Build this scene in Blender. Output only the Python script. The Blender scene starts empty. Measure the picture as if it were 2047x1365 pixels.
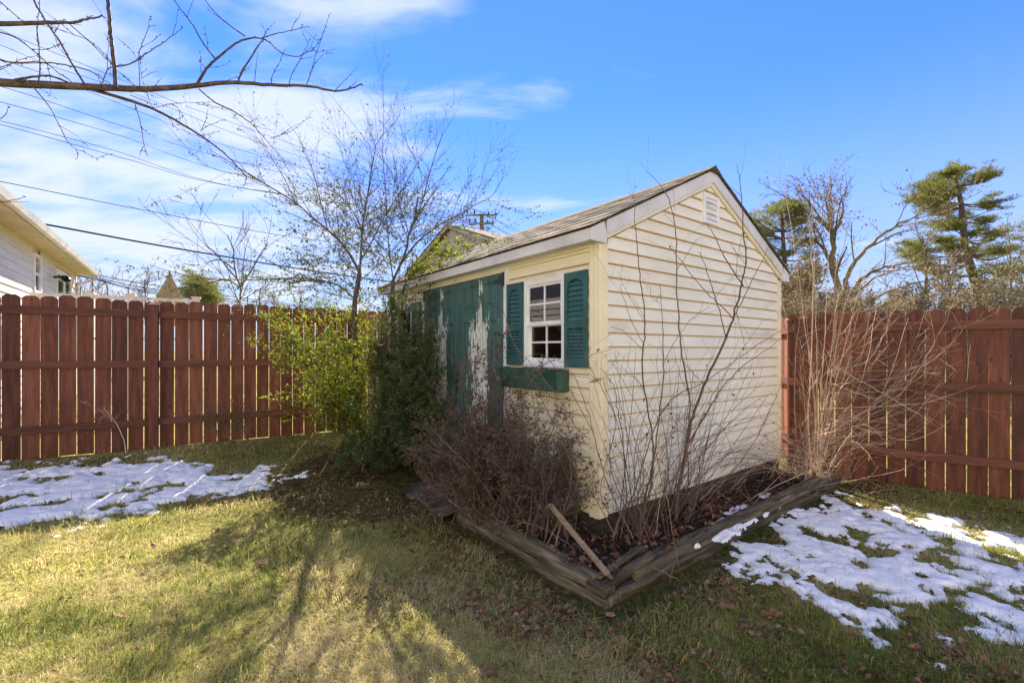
import bpy, math, random
import numpy as np
from mathutils import Vector, Matrix

# ------------------------------------------------------------------ camera, sky, sun, exposure
sc = bpy.context.scene
COL = sc.collection
FPX = 900.0                       # focal length in pixels of the 2047 px wide photograph
CAMH, HORY, CX = 1.35, 700.0, 1023.5
cd = bpy.data.cameras.new('camera'); cam = bpy.data.objects.new('camera', cd); COL.objects.link(cam)
cam.location = (0, 0, CAMH); cam.rotation_euler = (math.radians(90), 0, 0)
cd.sensor_width = 36; cd.lens = FPX/2047*36; cd.shift_y = 17.5/2047
cd.clip_start = .05; cd.clip_end = 3000
sc.camera = cam

SUN_AZ = math.radians(-12.4)      # left of +Y
SUN_EL = math.radians(38.5)
w = bpy.data.worlds.new("World"); sc.world = w; w.use_nodes = True
nt = w.node_tree; nt.nodes.clear()
def N(t, **k):
    n = nt.nodes.new(t)
    for a, b in k.items(): setattr(n, a, b)
    return n
out = N('ShaderNodeOutputWorld'); bg = N('ShaderNodeBackground'); bg.inputs[1].default_value = .10
sky = N('ShaderNodeTexSky'); sky.sky_type = 'NISHITA'; sky.sun_disc = False
sky.sun_elevation = SUN_EL; sky.sun_rotation = SUN_AZ
sky.air_density = 1.0; sky.dust_density = 0.0; sky.ozone_density = 3.0
tc = N('ShaderNodeTexCoord'); sep = N('ShaderNodeSeparateXYZ'); nt.links.new(tc.outputs['Generated'], sep.inputs[0])
def M(op, a, b=None, c=None, clamp=False):
    m = N('ShaderNodeMath', operation=op, use_clamp=clamp)
    for i, v in enumerate((a, b, c)):
        if v is None: continue
        if hasattr(v, 'node'): nt.links.new(v, m.inputs[i])
        else: m.inputs[i].default_value = v
    return m.outputs[0]
X_, Y_, Z_ = sep.outputs
zz = M('ADD', M('MAXIMUM', Z_, 0.0), .16)
cmb = N('ShaderNodeCombineXYZ'); nt.links.new(M('DIVIDE', X_, zz), cmb.inputs[0]); nt.links.new(M('DIVIDE', Y_, zz), cmb.inputs[1])
mp = N('ShaderNodeMapping'); mp.inputs['Rotation'].default_value = (0, 0, math.radians(-38)); mp.inputs['Scale'].default_value = (1.0, 2.3, 1)
mp.inputs['Location'].default_value = (3.3, 1.4, 0)
nt.links.new(cmb.outputs[0], mp.inputs[0])
no = N('ShaderNodeTexNoise'); no.inputs['Scale'].default_value = 1.5; no.inputs['Detail'].default_value = 9; no.inputs['Roughness'].default_value = .56; no.inputs['Distortion'].default_value = .35
nt.links.new(mp.outputs[0], no.inputs['Vector'])
# clouds on the left, thinning right; unseen cover overhead and behind added for fill
left = N('ShaderNodeMapRange', interpolation_type='SMOOTHSTEP'); nt.links.new(M('ADD', X_, M('MULTIPLY', Y_, .6)), left.inputs[0])
left.inputs[1].default_value = 1.0; left.inputs[2].default_value = -.12; left.inputs[3].default_value = -.17; left.inputs[4].default_value = .12
thr = N('ShaderNodeMapRange', interpolation_type='SMOOTHSTEP'); nt.links.new(M('ADD', no.outputs[0], left.outputs[0]), thr.inputs[0])
thr.inputs[1].default_value = .44; thr.inputs[2].default_value = .72
alow = N('ShaderNodeMapRange', interpolation_type='SMOOTHSTEP'); nt.links.new(Z_, alow.inputs[0]); alow.inputs[1].default_value = .0; alow.inputs[2].default_value = .12
cl = M('MULTIPLY', thr.outputs[0], .85)
mix = N('ShaderNodeMix', data_type='RGBA'); nt.links.new(cl, mix.inputs[0])
SKYTINT = N('ShaderNodeMix', data_type='RGBA', blend_type='MULTIPLY'); SKYTINT.inputs[0].default_value = 1
nt.links.new(sky.outputs[0], SKYTINT.inputs[6]); SKYTINT.inputs[7].default_value = (.22, .37, .76, 1)
bw = N('ShaderNodeRGBToBW'); nt.links.new(SKYTINT.outputs[2], bw.inputs[0])
comp = M('DIVIDE', 1.45, M('ADD', 1.0, M('DIVIDE', bw.outputs[0], 4.0)))
vs = N('ShaderNodeVectorMath', operation='SCALE'); nt.links.new(SKYTINT.outputs[2], vs.inputs[0]); nt.links.new(comp, vs.inputs['Scale'])
hz = N('ShaderNodeMapRange', interpolation_type='SMOOTHSTEP'); nt.links.new(Z_, hz.inputs[0]); hz.inputs[1].default_value = .5; hz.inputs[2].default_value = -.02; hz.inputs[3].default_value = 0; hz.inputs[4].default_value = .82
hm = N('ShaderNodeMix', data_type='RGBA'); nt.links.new(hz.outputs[0], hm.inputs[0]); nt.links.new(vs.outputs[0], hm.inputs[6]); hm.inputs[7].default_value = (1.85, 2.15, 2.5, 1)
nt.links.new(hm.outputs[2], mix.inputs[6]); mix.inputs[7].default_value = (2.55, 2.75, 3.2, 1)
nt.links.new(mix.outputs[2], bg.inputs[0]); nt.links.new(bg.outputs[0], out.inputs[0])

sd = Vector((math.sin(SUN_AZ)*math.cos(SUN_EL), math.cos(SUN_AZ)*math.cos(SUN_EL), math.sin(SUN_EL)))
ld = bpy.data.lights.new('sun', 'SUN'); ld.energy = 5.0; ld.angle = math.radians(.5); ld.color = (1, .89, .71)
lo = bpy.data.objects.new('sun', ld); COL.objects.link(lo); lo.location = (0, 0, 20); lo.rotation_euler = sd.to_track_quat('Z', 'Y').to_euler()
sc.view_settings.view_transform = 'Standard'; sc.view_settings.look = 'None'; sc.view_settings.gamma = 1
sc.view_settings.exposure = 1.85
try: sc.view_settings.use_curve_mapping = False
except Exception: pass
sc.cycles.max_bounces = 8; sc.cycles.transparent_max_bounces = 16; sc.cycles.transmission_bounces = 4

# ------------------------------------------------------------------ helpers
rng = np.random.default_rng(7); R = random.Random(7)
def pt(px, py, Y):                 # photograph pixel + distance -> point in the place
    return np.array(((px-CX)/FPX*Y, Y, CAMH+(HORY-py)/FPX*Y))

class MB:
    def __init__(s): s.v=[]; s.q=[]; s.t=[]; s.n=0; s.a=[]
    def add(s, v, q=None, t=None, a=0.):
        v = np.asarray(v, float).reshape(-1,3)
        if q is not None and len(q): s.q.append(np.asarray(q, int).reshape(-1,4)+s.n)
        if t is not None and len(t): s.t.append(np.asarray(t, int).reshape(-1,3)+s.n)
        s.v.append(v); s.a.append(np.broadcast_to(np.asarray(a, float), (len(v),)).copy()); s.n += len(v)
    def box(s, lo, hi, a=0., xf=None):
        x0,y0,z0 = lo; x1,y1,z1 = hi
        v = np.array([(x0,y0,z0),(x1,y0,z0),(x1,y1,z0),(x0,y1,z0),(x0,y0,z1),(x1,y0,z1),(x1,y1,z1),(x0,y1,z1)])
        if xf is not None: v = xf(v)
        s.add(v, [(3,2,1,0),(4,5,6,7),(0,1,5,4),(1,2,6,5),(2,3,7,6),(3,0,4,7)], a=a)
    def prism(s, poly, axis, a, b, val=0., xf=None):     # polygon in the two other axes, extruded a..b
        n = len(poly); V = []
        for c in (a, b):
            for p in poly:
                q = list(p); q.insert(axis, c); V.append(q)
        V = np.array(V, float)
        if xf is not None: V = xf(V)
        Q = [(i, (i+1)%n, n+(i+1)%n, n+i) for i in range(n)]
        T = []
        cl_ = np.array([p for p in poly]); 
        for i in range(1, n-1): T.append((0, i+1, i)); T.append((n, n+i, n+i+1))
        s.add(V, Q, T, val)
    def tube(s, P, r, k=4, a=0.):
        P = np.asarray(P, float); n = len(P); r = np.broadcast_to(np.asarray(r, float), (n,))
        d = np.gradient(P, axis=0); d /= np.linalg.norm(d, axis=1)[:,None]+1e-9
        ref = np.array((.31,.17,1.)) if abs(d[0][2]) < .85 else np.array((1.,.2,.1))
        u = np.cross(d, ref); u /= np.linalg.norm(u, axis=1)[:,None]+1e-9
        w_ = np.cross(d, u)
        th = np.arange(k)*2*math.pi/k
        V = P[:,None,:]+r[:,None,None]*(np.cos(th)[None,:,None]*u[:,None,:]+np.sin(th)[None,:,None]*w_[:,None,:])
        i = np.arange(n-1)[:,None]*k; j = np.arange(k)[None,:]; jn = (j+1)%k
        Q = np.stack((i+j, i+jn, i+k+jn, i+k+j), -1).reshape(-1,4)
        s.add(V.reshape(-1,3), Q, None, a)
    def build(s, name, mat, parent=None, smooth=False, loc=None):
        me = bpy.data.meshes.new(name)
        if s.n:
            V = np.concatenate(s.v); A = np.concatenate(s.a)
            if loc is not None: V = V-np.asarray(loc, float)
            q = np.concatenate(s.q) if s.q else np.zeros((0,4), int); t = np.concatenate(s.t) if s.t else np.zeros((0,3), int)
            me.vertices.add(len(V)); me.vertices.foreach_set('co', V.astype('f').ravel())
            idx = np.concatenate((q.ravel(), t.ravel())); me.loops.add(len(idx)); me.loops.foreach_set('vertex_index', idx.astype('i'))
            st = np.concatenate((np.arange(len(q))*4, len(q)*4+np.arange(len(t))*3)); me.polygons.add(len(st)); me.polygons.foreach_set('loop_start', st.astype('i'))
            me.polygons.foreach_set('use_smooth', np.full(len(st), bool(smooth)))
            at = me.attributes.new('v', 'FLOAT', 'POINT'); at.data.foreach_set('value', A.astype('f'))
            me.update(calc_edges=True); me.validate()
        me.materials.append(mat)
        o = bpy.data.objects.new(name, me); COL.objects.link(o); o.parent = parent
        if loc is not None: o.location = loc
        return o
def link(name, me, parent=None, loc=(0,0,0), rot=None):
    o = bpy.data.objects.new(name, me); COL.objects.link(o); o.parent = parent; o.location = loc
    if rot: o.rotation_euler = rot
    return o
def thing(name, label, cat, loc=(0,0,0), rz=0, group=None):
    o = bpy.data.objects.new(name, None); COL.objects.link(o); o.empty_display_size = .1
    o.location = loc; o.rotation_euler = (0,0,rz); o['label'] = label; o['category'] = cat
    if group: o['group'] = group
    return o
def tag(o, label=None, cat=None, group=None, kind=None):
    if label: o['label'] = label
    if cat: o['category'] = cat
    if group: o['group'] = group
    if kind: o['kind'] = kind
    return o

def ramp_mat(name, stops, scale=5., detail=5., rough=.8, bump=0., bscale=None, stretch=(1,1,1), coord='Object', attr=False, rnd=0., spec=.3,
             transl=0., attr_w=1., hue=None, dist=.0, bdist=.01, amix=.5, lap=None):
    """noise (optionally blended with the mesh value v and a per-object random) through a colour ramp"""
    m = bpy.data.materials.new(name); m.use_nodes = True; t = m.node_tree; L = t.links.new
    b = t.nodes['Principled BSDF']; b.inputs['Roughness'].default_value = rough; b.inputs['Specular IOR Level'].default_value = spec
    tcn = t.nodes.new('ShaderNodeTexCoord'); mpn = t.nodes.new('ShaderNodeMapping'); mpn.inputs['Scale'].default_value = stretch
    L(tcn.outputs[coord], mpn.inputs[0])
    oi = t.nodes.new('ShaderNodeObjectInfo')
    if rnd:
        mm = t.nodes.new('ShaderNodeVectorMath'); mm.operation = 'SCALE'; mm.inputs[0].default_value = (37, 23, 51); L(oi.outputs['Random'], mm.inputs['Scale']); L(mm.outputs[0], mpn.inputs['Location'])
    nz = t.nodes.new('ShaderNodeTexNoise'); nz.inputs['Scale'].default_value = scale; nz.inputs['Detail'].default_value = detail; nz.inputs['Roughness'].default_value = .62; nz.inputs['Distortion'].default_value = dist
    L(mpn.outputs[0], nz.inputs['Vector']); fac = nz.outputs[0]
    def mth(op, a, b_):
        x = t.nodes.new('ShaderNodeMath'); x.operation = op
        for i, v in enumerate((a, b_)):
            if hasattr(v, 'node'): L(v, x.inputs[i])
            else: x.inputs[i].default_value = v
        return x.outputs[0]
    # spread the noise
    fac = mth('ADD', mth('MULTIPLY', mth('SUBTRACT', fac, .5), 1.7), .5)
    if attr:
        an = t.nodes.new('ShaderNodeAttribute'); an.attribute_name = 'v'
        fac = mth('ADD', mth('MULTIPLY', fac, 1-amix), mth('MULTIPLY', an.outputs['Fac'], amix))
    if rnd: fac = mth('ADD', fac, mth('MULTIPLY', mth('SUBTRACT', oi.outputs['Random'], .5), rnd))
    cr = t.nodes.new('ShaderNodeValToRGB'); L(fac, cr.inputs[0]); e = cr.color_ramp.elements
    while len(e) < len(stops): e.new(.5)
    for el, (p, c) in zip(e, stops): el.position = p; el.color = (*c, 1)
    csock = cr.outputs[0]
    if lap:                        # ochre along each lap's lower lip: staining plus painted-in shade and glow
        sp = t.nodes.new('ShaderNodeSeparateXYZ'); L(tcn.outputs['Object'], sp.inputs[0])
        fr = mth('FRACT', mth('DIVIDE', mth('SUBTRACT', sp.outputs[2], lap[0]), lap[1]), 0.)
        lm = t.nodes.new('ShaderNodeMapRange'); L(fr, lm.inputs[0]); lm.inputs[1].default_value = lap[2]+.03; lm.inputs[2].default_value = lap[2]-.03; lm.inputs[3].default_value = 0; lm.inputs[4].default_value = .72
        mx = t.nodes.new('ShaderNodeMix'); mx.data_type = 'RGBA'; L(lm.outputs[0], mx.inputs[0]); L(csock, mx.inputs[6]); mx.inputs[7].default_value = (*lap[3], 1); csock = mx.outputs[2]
    L(csock, b.inputs['Base Color'])
    if bump:
        nb = t.nodes.new('ShaderNodeTexNoise'); nb.inputs['Scale'].default_value = bscale or scale*3; nb.inputs['Detail'].default_value = 4; L(mpn.outputs[0], nb.inputs['Vector'])
        bm = t.nodes.new('ShaderNodeBump'); bm.inputs['Strength'].default_value = bump; bm.inputs['Distance'].default_value = bdist; L(nb.outputs[0], bm.inputs['Height']); L(bm.outputs[0], b.inputs['Normal'])
    if transl:
        tr = t.nodes.new('ShaderNodeBsdfTranslucent'); L(cr.outputs[0], tr.inputs[0]); ms = t.nodes.new('ShaderNodeMixShader'); ms.inputs[0].default_value = transl
        L(b.outputs[0], ms.inputs[1]); L(tr.outputs[0], ms.inputs[2]); L(ms.outputs[0], t.nodes['Material Output'].inputs[0])
    m['fac'] = 0
    return m
def c3(*a): return tuple(a)

# numpy value noise
_tab = np.random.default_rng(3).random((256,256))
def vnoise(x, y, s=1.):
    x = np.asarray(x)*s+100.3; y = np.asarray(y)*s+57.7; xi = np.floor(x).astype(int); yi = np.floor(y).astype(int); fx = x-xi; fy = y-yi
    fx = fx*fx*(3-2*fx); fy = fy*fy*(3-2*fy); g = lambda i,j: _tab[i%256, j%256]
    return (g(xi,yi)*(1-fx)+g(xi+1,yi)*fx)*(1-fy)+(g(xi,yi+1)*(1-fx)+g(xi+1,yi+1)*fx)*fy
def fbm(x, y, s=1., o=4):
    r = 0; a = .5; t_ = 0
    for i in range(o): r = r+a*vnoise(x, y, s*2**i+i*.13); t_ += a; a *= .55
    return r/t_
def sst(x, a, b):
    t_ = np.clip((x-a)/(b-a), 0, 1); return t_*t_*(3-2*t_)

# yard frame: left fence line and ground height
LF0 = np.array((-5.51, 4.90)); LFD = np.array((.839, .545)); LFD = LFD/np.linalg.norm(LFD); LFN = np.array((LFD[1], -LFD[0]))
RF0 = np.array((3.36, 5.25)); RFD = np.array((.814, -.58)); RFD = RFD/np.linalg.norm(RFD); RFN = np.array((-RFD[1], RFD[0]))*-1
def zg(x, y, rough=True):
    x = np.asarray(x, float); y = np.asarray(y, float)
    dl = (x-LF0[0])*LFN[0]+(y-LF0[1])*LFN[1]
    z = -.07+.21*(1-sst(dl, -.2, 3.4))
    if rough: z = z+.03*(fbm(x, y, 1.1, 3)-.5)
    return z
def gp(px, py):                    # photograph pixel on the ground
    z = -.05
    for _ in range(12):
        Y = (CAMH-z)*FPX/(py-HORY); X = (px-CX)/FPX*Y; z = float(zg(X, Y, False))
    return np.array((X, Y, z))
SU = np.array((-.6052, .7961)); SV = np.array((.7961, .6052)); SC = np.array((.617, 3.2))
W, LN = 2.926, 3.83
def sw(x, y, z=0.): p = SC+SV*x+SU*y; return np.array((p[0], p[1], z))
SROT = math.atan2(SV[1], SV[0])
def in_shed(x, y, m=0.):
    dx = np.asarray(x)-SC[0]; dy = np.asarray(y)-SC[1]; a = dx*SV[0]+dy*SV[1]; b = dx*SU[0]+dy*SU[1]
    return (a > -m) & (a < W+m) & (b > -m) & (b < LN+m), a, b
# ------------------------------------------------------------------ materials
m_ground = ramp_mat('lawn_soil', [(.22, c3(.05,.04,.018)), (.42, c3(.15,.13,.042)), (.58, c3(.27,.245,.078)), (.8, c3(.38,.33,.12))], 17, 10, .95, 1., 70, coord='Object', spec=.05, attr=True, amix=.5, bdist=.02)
m_grass = ramp_mat('grass_blades', [(.0, c3(.07,.12,.02)), (.25, c3(.17,.23,.035)), (.45, c3(.37,.37,.09)), (.68, c3(.56,.47,.21)), (1, c3(.68,.57,.34))], 2.0, 4, .6, attr=True, amix=.75, transl=.5, spec=.25)
m_snow = ramp_mat('snow', [(.2, c3(.78,.775,.76)), (.8, c3(.93,.92,.90))], 9, 6, .55, .6, 55, spec=.3, bdist=.012)
m_bed = ramp_mat('bed_soil', [(.2, c3(.018,.012,.009)), (.55, c3(.05,.033,.024)), (.85, c3(.11,.075,.05))], 14, 6, .95, 1., 60, spec=.1)
m_litter = ramp_mat('dead_leaves', [(.1, c3(.04,.022,.014)), (.4, c3(.14,.068,.038)), (.65, c3(.26,.13,.065)), (.95, c3(.40,.27,.17))], 20, 3, .7, attr=True, amix=.8, transl=.15)
m_fence = ramp_mat('red_stained_wood', [(.12, c3(.062,.019,.011)), (.42, c3(.118,.034,.019)), (.62, c3(.155,.047,.026)), (.9, c3(.23,.082,.048))], 7, 6, .62, .55, 26, stretch=(3,3,.35), rnd=.6, spec=.35)
m_rail = ramp_mat('red_stained_rail', [(.15, c3(.068,.021,.013)), (.5, c3(.120,.037,.022)), (.9, c3(.175,.060,.037))], 6, 6, .6, .5, 24, stretch=(.35,3,3), rnd=.3, spec=.35)
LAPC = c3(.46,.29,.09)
m_vinyl = ramp_mat('cream_vinyl', [(.1, c3(.74,.65,.46)), (.5, c3(.81,.73,.53)), (.9, c3(.85,.78,.60))], 2.2, 6, .5, .05, 60, stretch=(1,1,2), rnd=.2, spec=.4)
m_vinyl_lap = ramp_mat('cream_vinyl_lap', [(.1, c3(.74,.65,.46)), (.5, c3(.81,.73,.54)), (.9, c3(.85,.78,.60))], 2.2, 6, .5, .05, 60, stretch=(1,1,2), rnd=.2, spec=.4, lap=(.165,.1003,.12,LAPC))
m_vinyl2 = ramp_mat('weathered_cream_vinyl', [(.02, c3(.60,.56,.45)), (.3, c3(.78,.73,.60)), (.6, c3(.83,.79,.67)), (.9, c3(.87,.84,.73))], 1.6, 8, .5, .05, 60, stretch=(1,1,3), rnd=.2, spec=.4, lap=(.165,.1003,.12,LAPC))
m_white = ramp_mat('white_paint', [(.2, c3(.66,.66,.66)), (.6, c3(.80,.80,.80)), (.9, c3(.84,.84,.83))], 4, 6, .5, .15, 40, spec=.4)
m_trim = ramp_mat('dirty_white_trim', [(.1, c3(.44,.42,.41)), (.5, c3(.62,.61,.62)), (.9, c3(.72,.71,.71))], 2.5, 8, .55, .1, 40, spec=.35)
m_header = ramp_mat('cream_painted_board', [(.1, c3(.62,.57,.45)), (.5, c3(.78,.73,.60)), (.9, c3(.83,.79,.68))], 3, 6, .55, spec=.35)
m_green = ramp_mat('green_shutter_paint', [(.15, c3(.012,.058,.056)), (.5, c3(.020,.084,.082)), (.9, c3(.034,.115,.112))], 8, 5, .45, .1, 60, spec=.5, rnd=.15)
m_boxgreen = ramp_mat('faded_green_box', [(.15, c3(.012,.05,.04)), (.5, c3(.028,.085,.068)), (.9, c3(.06,.13,.10))], 8, 7, .6, .3, 40, spec=.35)
m_shingle = ramp_mat('asphalt_shingle', [(.1, c3(.03,.025,.022)), (.4, c3(.075,.06,.05)), (.65, c3(.13,.105,.085)), (.95, c3(.20,.17,.145))], 30, 5, .95, .9, 180, rnd=.8, spec=.05, bdist=.004)
m_timber = ramp_mat('weathered_timber', [(.15, c3(.018,.015,.010)), (.38, c3(.07,.055,.034)), (.58, c3(.13,.105,.066)), (.85, c3(.25,.21,.145))], 11, 10, .9, 1., 30, stretch=(.28,2.5,2.5), spec=.2, rnd=.2, dist=.6)
m_moss = ramp_mat('moss', [(.2, c3(.025,.030,.012)), (.5, c3(.065,.075,.022)), (.85, c3(.13,.14,.045))], 30, 5, .95, 1., 90, spec=.1)
m_darkwood = ramp_mat('damp_dark_board', [(.2, c3(.022,.020,.017)), (.6, c3(.06,.052,.043)), (.9, c3(.11,.095,.075))], 6, 7, .85, .7, 30, stretch=(.5,.5,4), spec=.25)
m_plank = ramp_mat('old_ramp_board', [(.1, c3(.016,.014,.012)), (.4, c3(.042,.036,.03)), (.6, c3(.08,.068,.055)), (.9, c3(.15,.13,.10))], 8, 8, .85, 1., 30, stretch=(.25,3,3), spec=.25, rnd=.4)
m_stake = ramp_mat('bare_pine_stake', [(.1, c3(.15,.10,.055)), (.5, c3(.29,.205,.12)), (.9, c3(.38,.29,.18))], 7, 6, .75, .5, 30, stretch=(3,3,.3), spec=.3)
m_black = ramp_mat('black_iron', [(.2, c3(.015,.015,.016)), (.8, c3(.04,.038,.036))], 20, 4, .5, .2, spec=.5)
m_bark_cherry = ramp_mat('cherry_bark', [(.1, c3(.035,.024,.022)), (.5, c3(.095,.066,.055)), (.9, c3(.19,.14,.11))], 25, 6, .7, .9, 60, stretch=(1,1,1), spec=.3)
m_bark = ramp_mat('grey_bark', [(.1, c3(.05,.038,.03)), (.5, c3(.125,.098,.08)), (.9, c3(.22,.18,.15))], 22, 6, .8, .7, 60, spec=.2)
m_brownstem = ramp_mat('brown_stems', [(.1, c3(.055,.032,.024)), (.5, c3(.14,.085,.06)), (.9, c3(.27,.18,.13))], 9, 4, .7, .3, 60, attr=True, amix=.6, spec=.25)
m_straw = ramp_mat('pale_straw_stems', [(.1, c3(.12,.07,.05)), (.5, c3(.38,.255,.18)), (.9, c3(.74,.59,.45))], 6, 4, .65, .2, 60, attr=True, amix=.6, spec=.3)
m_darkstem = ramp_mat('dark_red_stems', [(.1, c3(.06,.042,.034)), (.5, c3(.15,.108,.085)), (.9, c3(.27,.205,.16))], 9, 4, .7, attr=True, amix=.6, spec=.25)
m_leaf_green = ramp_mat('small_green_leaves', [(.0, c3(.025,.055,.012)), (.35, c3(.075,.125,.018)), (.62, c3(.20,.24,.022)), (.9, c3(.40,.38,.03)), (1, c3(.48,.28,.05))], 2, 3, .6, attr=True, amix=.8, transl=.55, spec=.15)
m_leaf_dark = ramp_mat('dark_evergreen_leaves', [(.0, c3(.030,.052,.022)), (.45, c3(.075,.115,.042)), (.8, c3(.14,.19,.06)), (1, c3(.25,.25,.08))], 2, 3, .55, attr=True, amix=.8, transl=.3, spec=.2)
m_leaf_sparse = ramp_mat('sparse_tree_leaves', [(.0, c3(.030,.055,.015)), (.4, c3(.075,.11,.025)), (.7, c3(.16,.17,.04)), (1, c3(.35,.20,.08))], 2, 3, .8, attr=True, amix=.85, transl=.4, spec=.03)
m_leaf_purple = ramp_mat('purple_brown_leaves', [(.0, c3(.040,.028,.022)), (.5, c3(.100,.068,.046)), (.82, c3(.19,.085,.048)), (1, c3(.18,.17,.15))], 5, 3, .42, attr=True, amix=.8, transl=.25, spec=.5)
m_needles = ramp_mat("pine_needles", [(.0, c3(.040,.062,.016)), (.5, c3(.15,.165,.040)), (1, c3(.34,.31,.08))], .5, 3, .6, attr=True, amix=.75, transl=.4, spec=.2)
m_fartwig = ramp_mat('far_twigs', [(.0, c3(.08,.06,.04)), (.5, c3(.22,.17,.095)), (1, c3(.42,.34,.18))], .7, 3, .8, attr=True, amix=.6, transl=.2, spec=.1)
m_siding_far = ramp_mat('white_vinyl_siding', [(.2, c3(.62,.57,.50)), (.8, c3(.73,.68,.60))], 1.5, 4, .5, rnd=.1, spec=.3)
m_siding_mauve = ramp_mat('pinkish_grey_siding', [(.2, c3(.40,.35,.33)), (.8, c3(.50,.44,.42))], 1, 4, .6, rnd=.12, spec=.2)
m_soffit = ramp_mat('tan_soffit', [(.2, c3(.42,.34,.22)), (.8, c3(.55,.46,.32))], 3, 4, .6, spec=.3)
m_canvas = ramp_mat('tan_canvas', [(.2, c3(.40,.31,.15)), (.8, c3(.46,.37,.20))], 2, 2, .8, .0, spec=.2, transl=.15)
m_wire = ramp_mat('black_cable', [(.2, c3(.02,.022,.026)), (.8, c3(.04,.042,.048))], 5, 2, .6, spec=.3)
m_pole = ramp_mat('pole_wood', [(.2, c3(.12,.09,.07)), (.8, c3(.22,.18,.14))], 3, 4, .9, stretch=(3,3,.3), spec=.1)
def add_knots(m):
    t = m.node_tree; L = t.links.new; b = t.nodes['Principled BSDF']; src = b.inputs['Base Color'].links[0].from_socket
    mp_ = [n for n in t.nodes if n.type == 'MAPPING'][0]; m2 = t.nodes.new('ShaderNodeMapping'); m2.inputs['Scale'].default_value = (1.9,.6,7.6); L(mp_.outputs[0], m2.inputs[0])
    v = t.nodes.new('ShaderNodeTexVoronoi'); v.inputs['Scale'].default_value = 1.25; L(m2.outputs[0], v.inputs['Vector'])
    mr = t.nodes.new('ShaderNodeMapRange'); L(v.outputs['Distance'], mr.inputs[0]); mr.inputs[1].default_value = .10; mr.inputs[2].default_value = .06; mr.inputs[3].default_value = 0; mr.inputs[4].default_value = .75
    mx = t.nodes.new('ShaderNodeMix'); mx.data_type = 'RGBA'; L(mr.outputs[0], mx.inputs[0]); L(src, mx.inputs[6]); mx.inputs[7].default_value = (.045,.014,.010,1); L(mx.outputs[2], b.inputs['Base Color'])
add_knots(m_fence)

def glass_mat(name, refl=.22, tint=(.55,.6,.62)):
    m = bpy.data.materials.new(name); m.use_nodes = True; t = m.node_tree; t.nodes.remove(t.nodes['Principled BSDF'])
    g = t.nodes.new('ShaderNodeBsdfGlossy'); g.inputs['Roughness'].default_value = .03; g.inputs[0].default_value = (.9,.93,.95,1)
    tr = t.nodes.new('ShaderNodeBsdfTransparent'); tr.inputs[0].default_value = (*tint, 1)
    fr = t.nodes.new('ShaderNodeFresnel'); fr.inputs[0].default_value = 1.5
    ad = t.nodes.new('ShaderNodeMath'); ad.operation = 'ADD'; ad.use_clamp = True; ad.inputs[1].default_value = refl; t.links.new(fr.outputs[0], ad.inputs[0])
    nz = t.nodes.new('ShaderNodeTexNoise'); nz.inputs['Scale'].default_value = 3; bm = t.nodes.new('ShaderNodeBump'); bm.inputs['Strength'].default_value = .0; t.links.new(nz.outputs[0], bm.inputs['Height']); t.links.new(bm.outputs[0], g.inputs['Normal'])
    ms = t.nodes.new('ShaderNodeMixShader'); t.links.new(ad.outputs[0], ms.inputs[0]); t.links.new(tr.outputs[0], ms.inputs[1]); t.links.new(g.outputs[0], ms.inputs[2]); t.links.new(ms.outputs[0], t.nodes['Material Output'].inputs[0])
    return m
m_glass = glass_mat('window_glass', .05)

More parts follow.
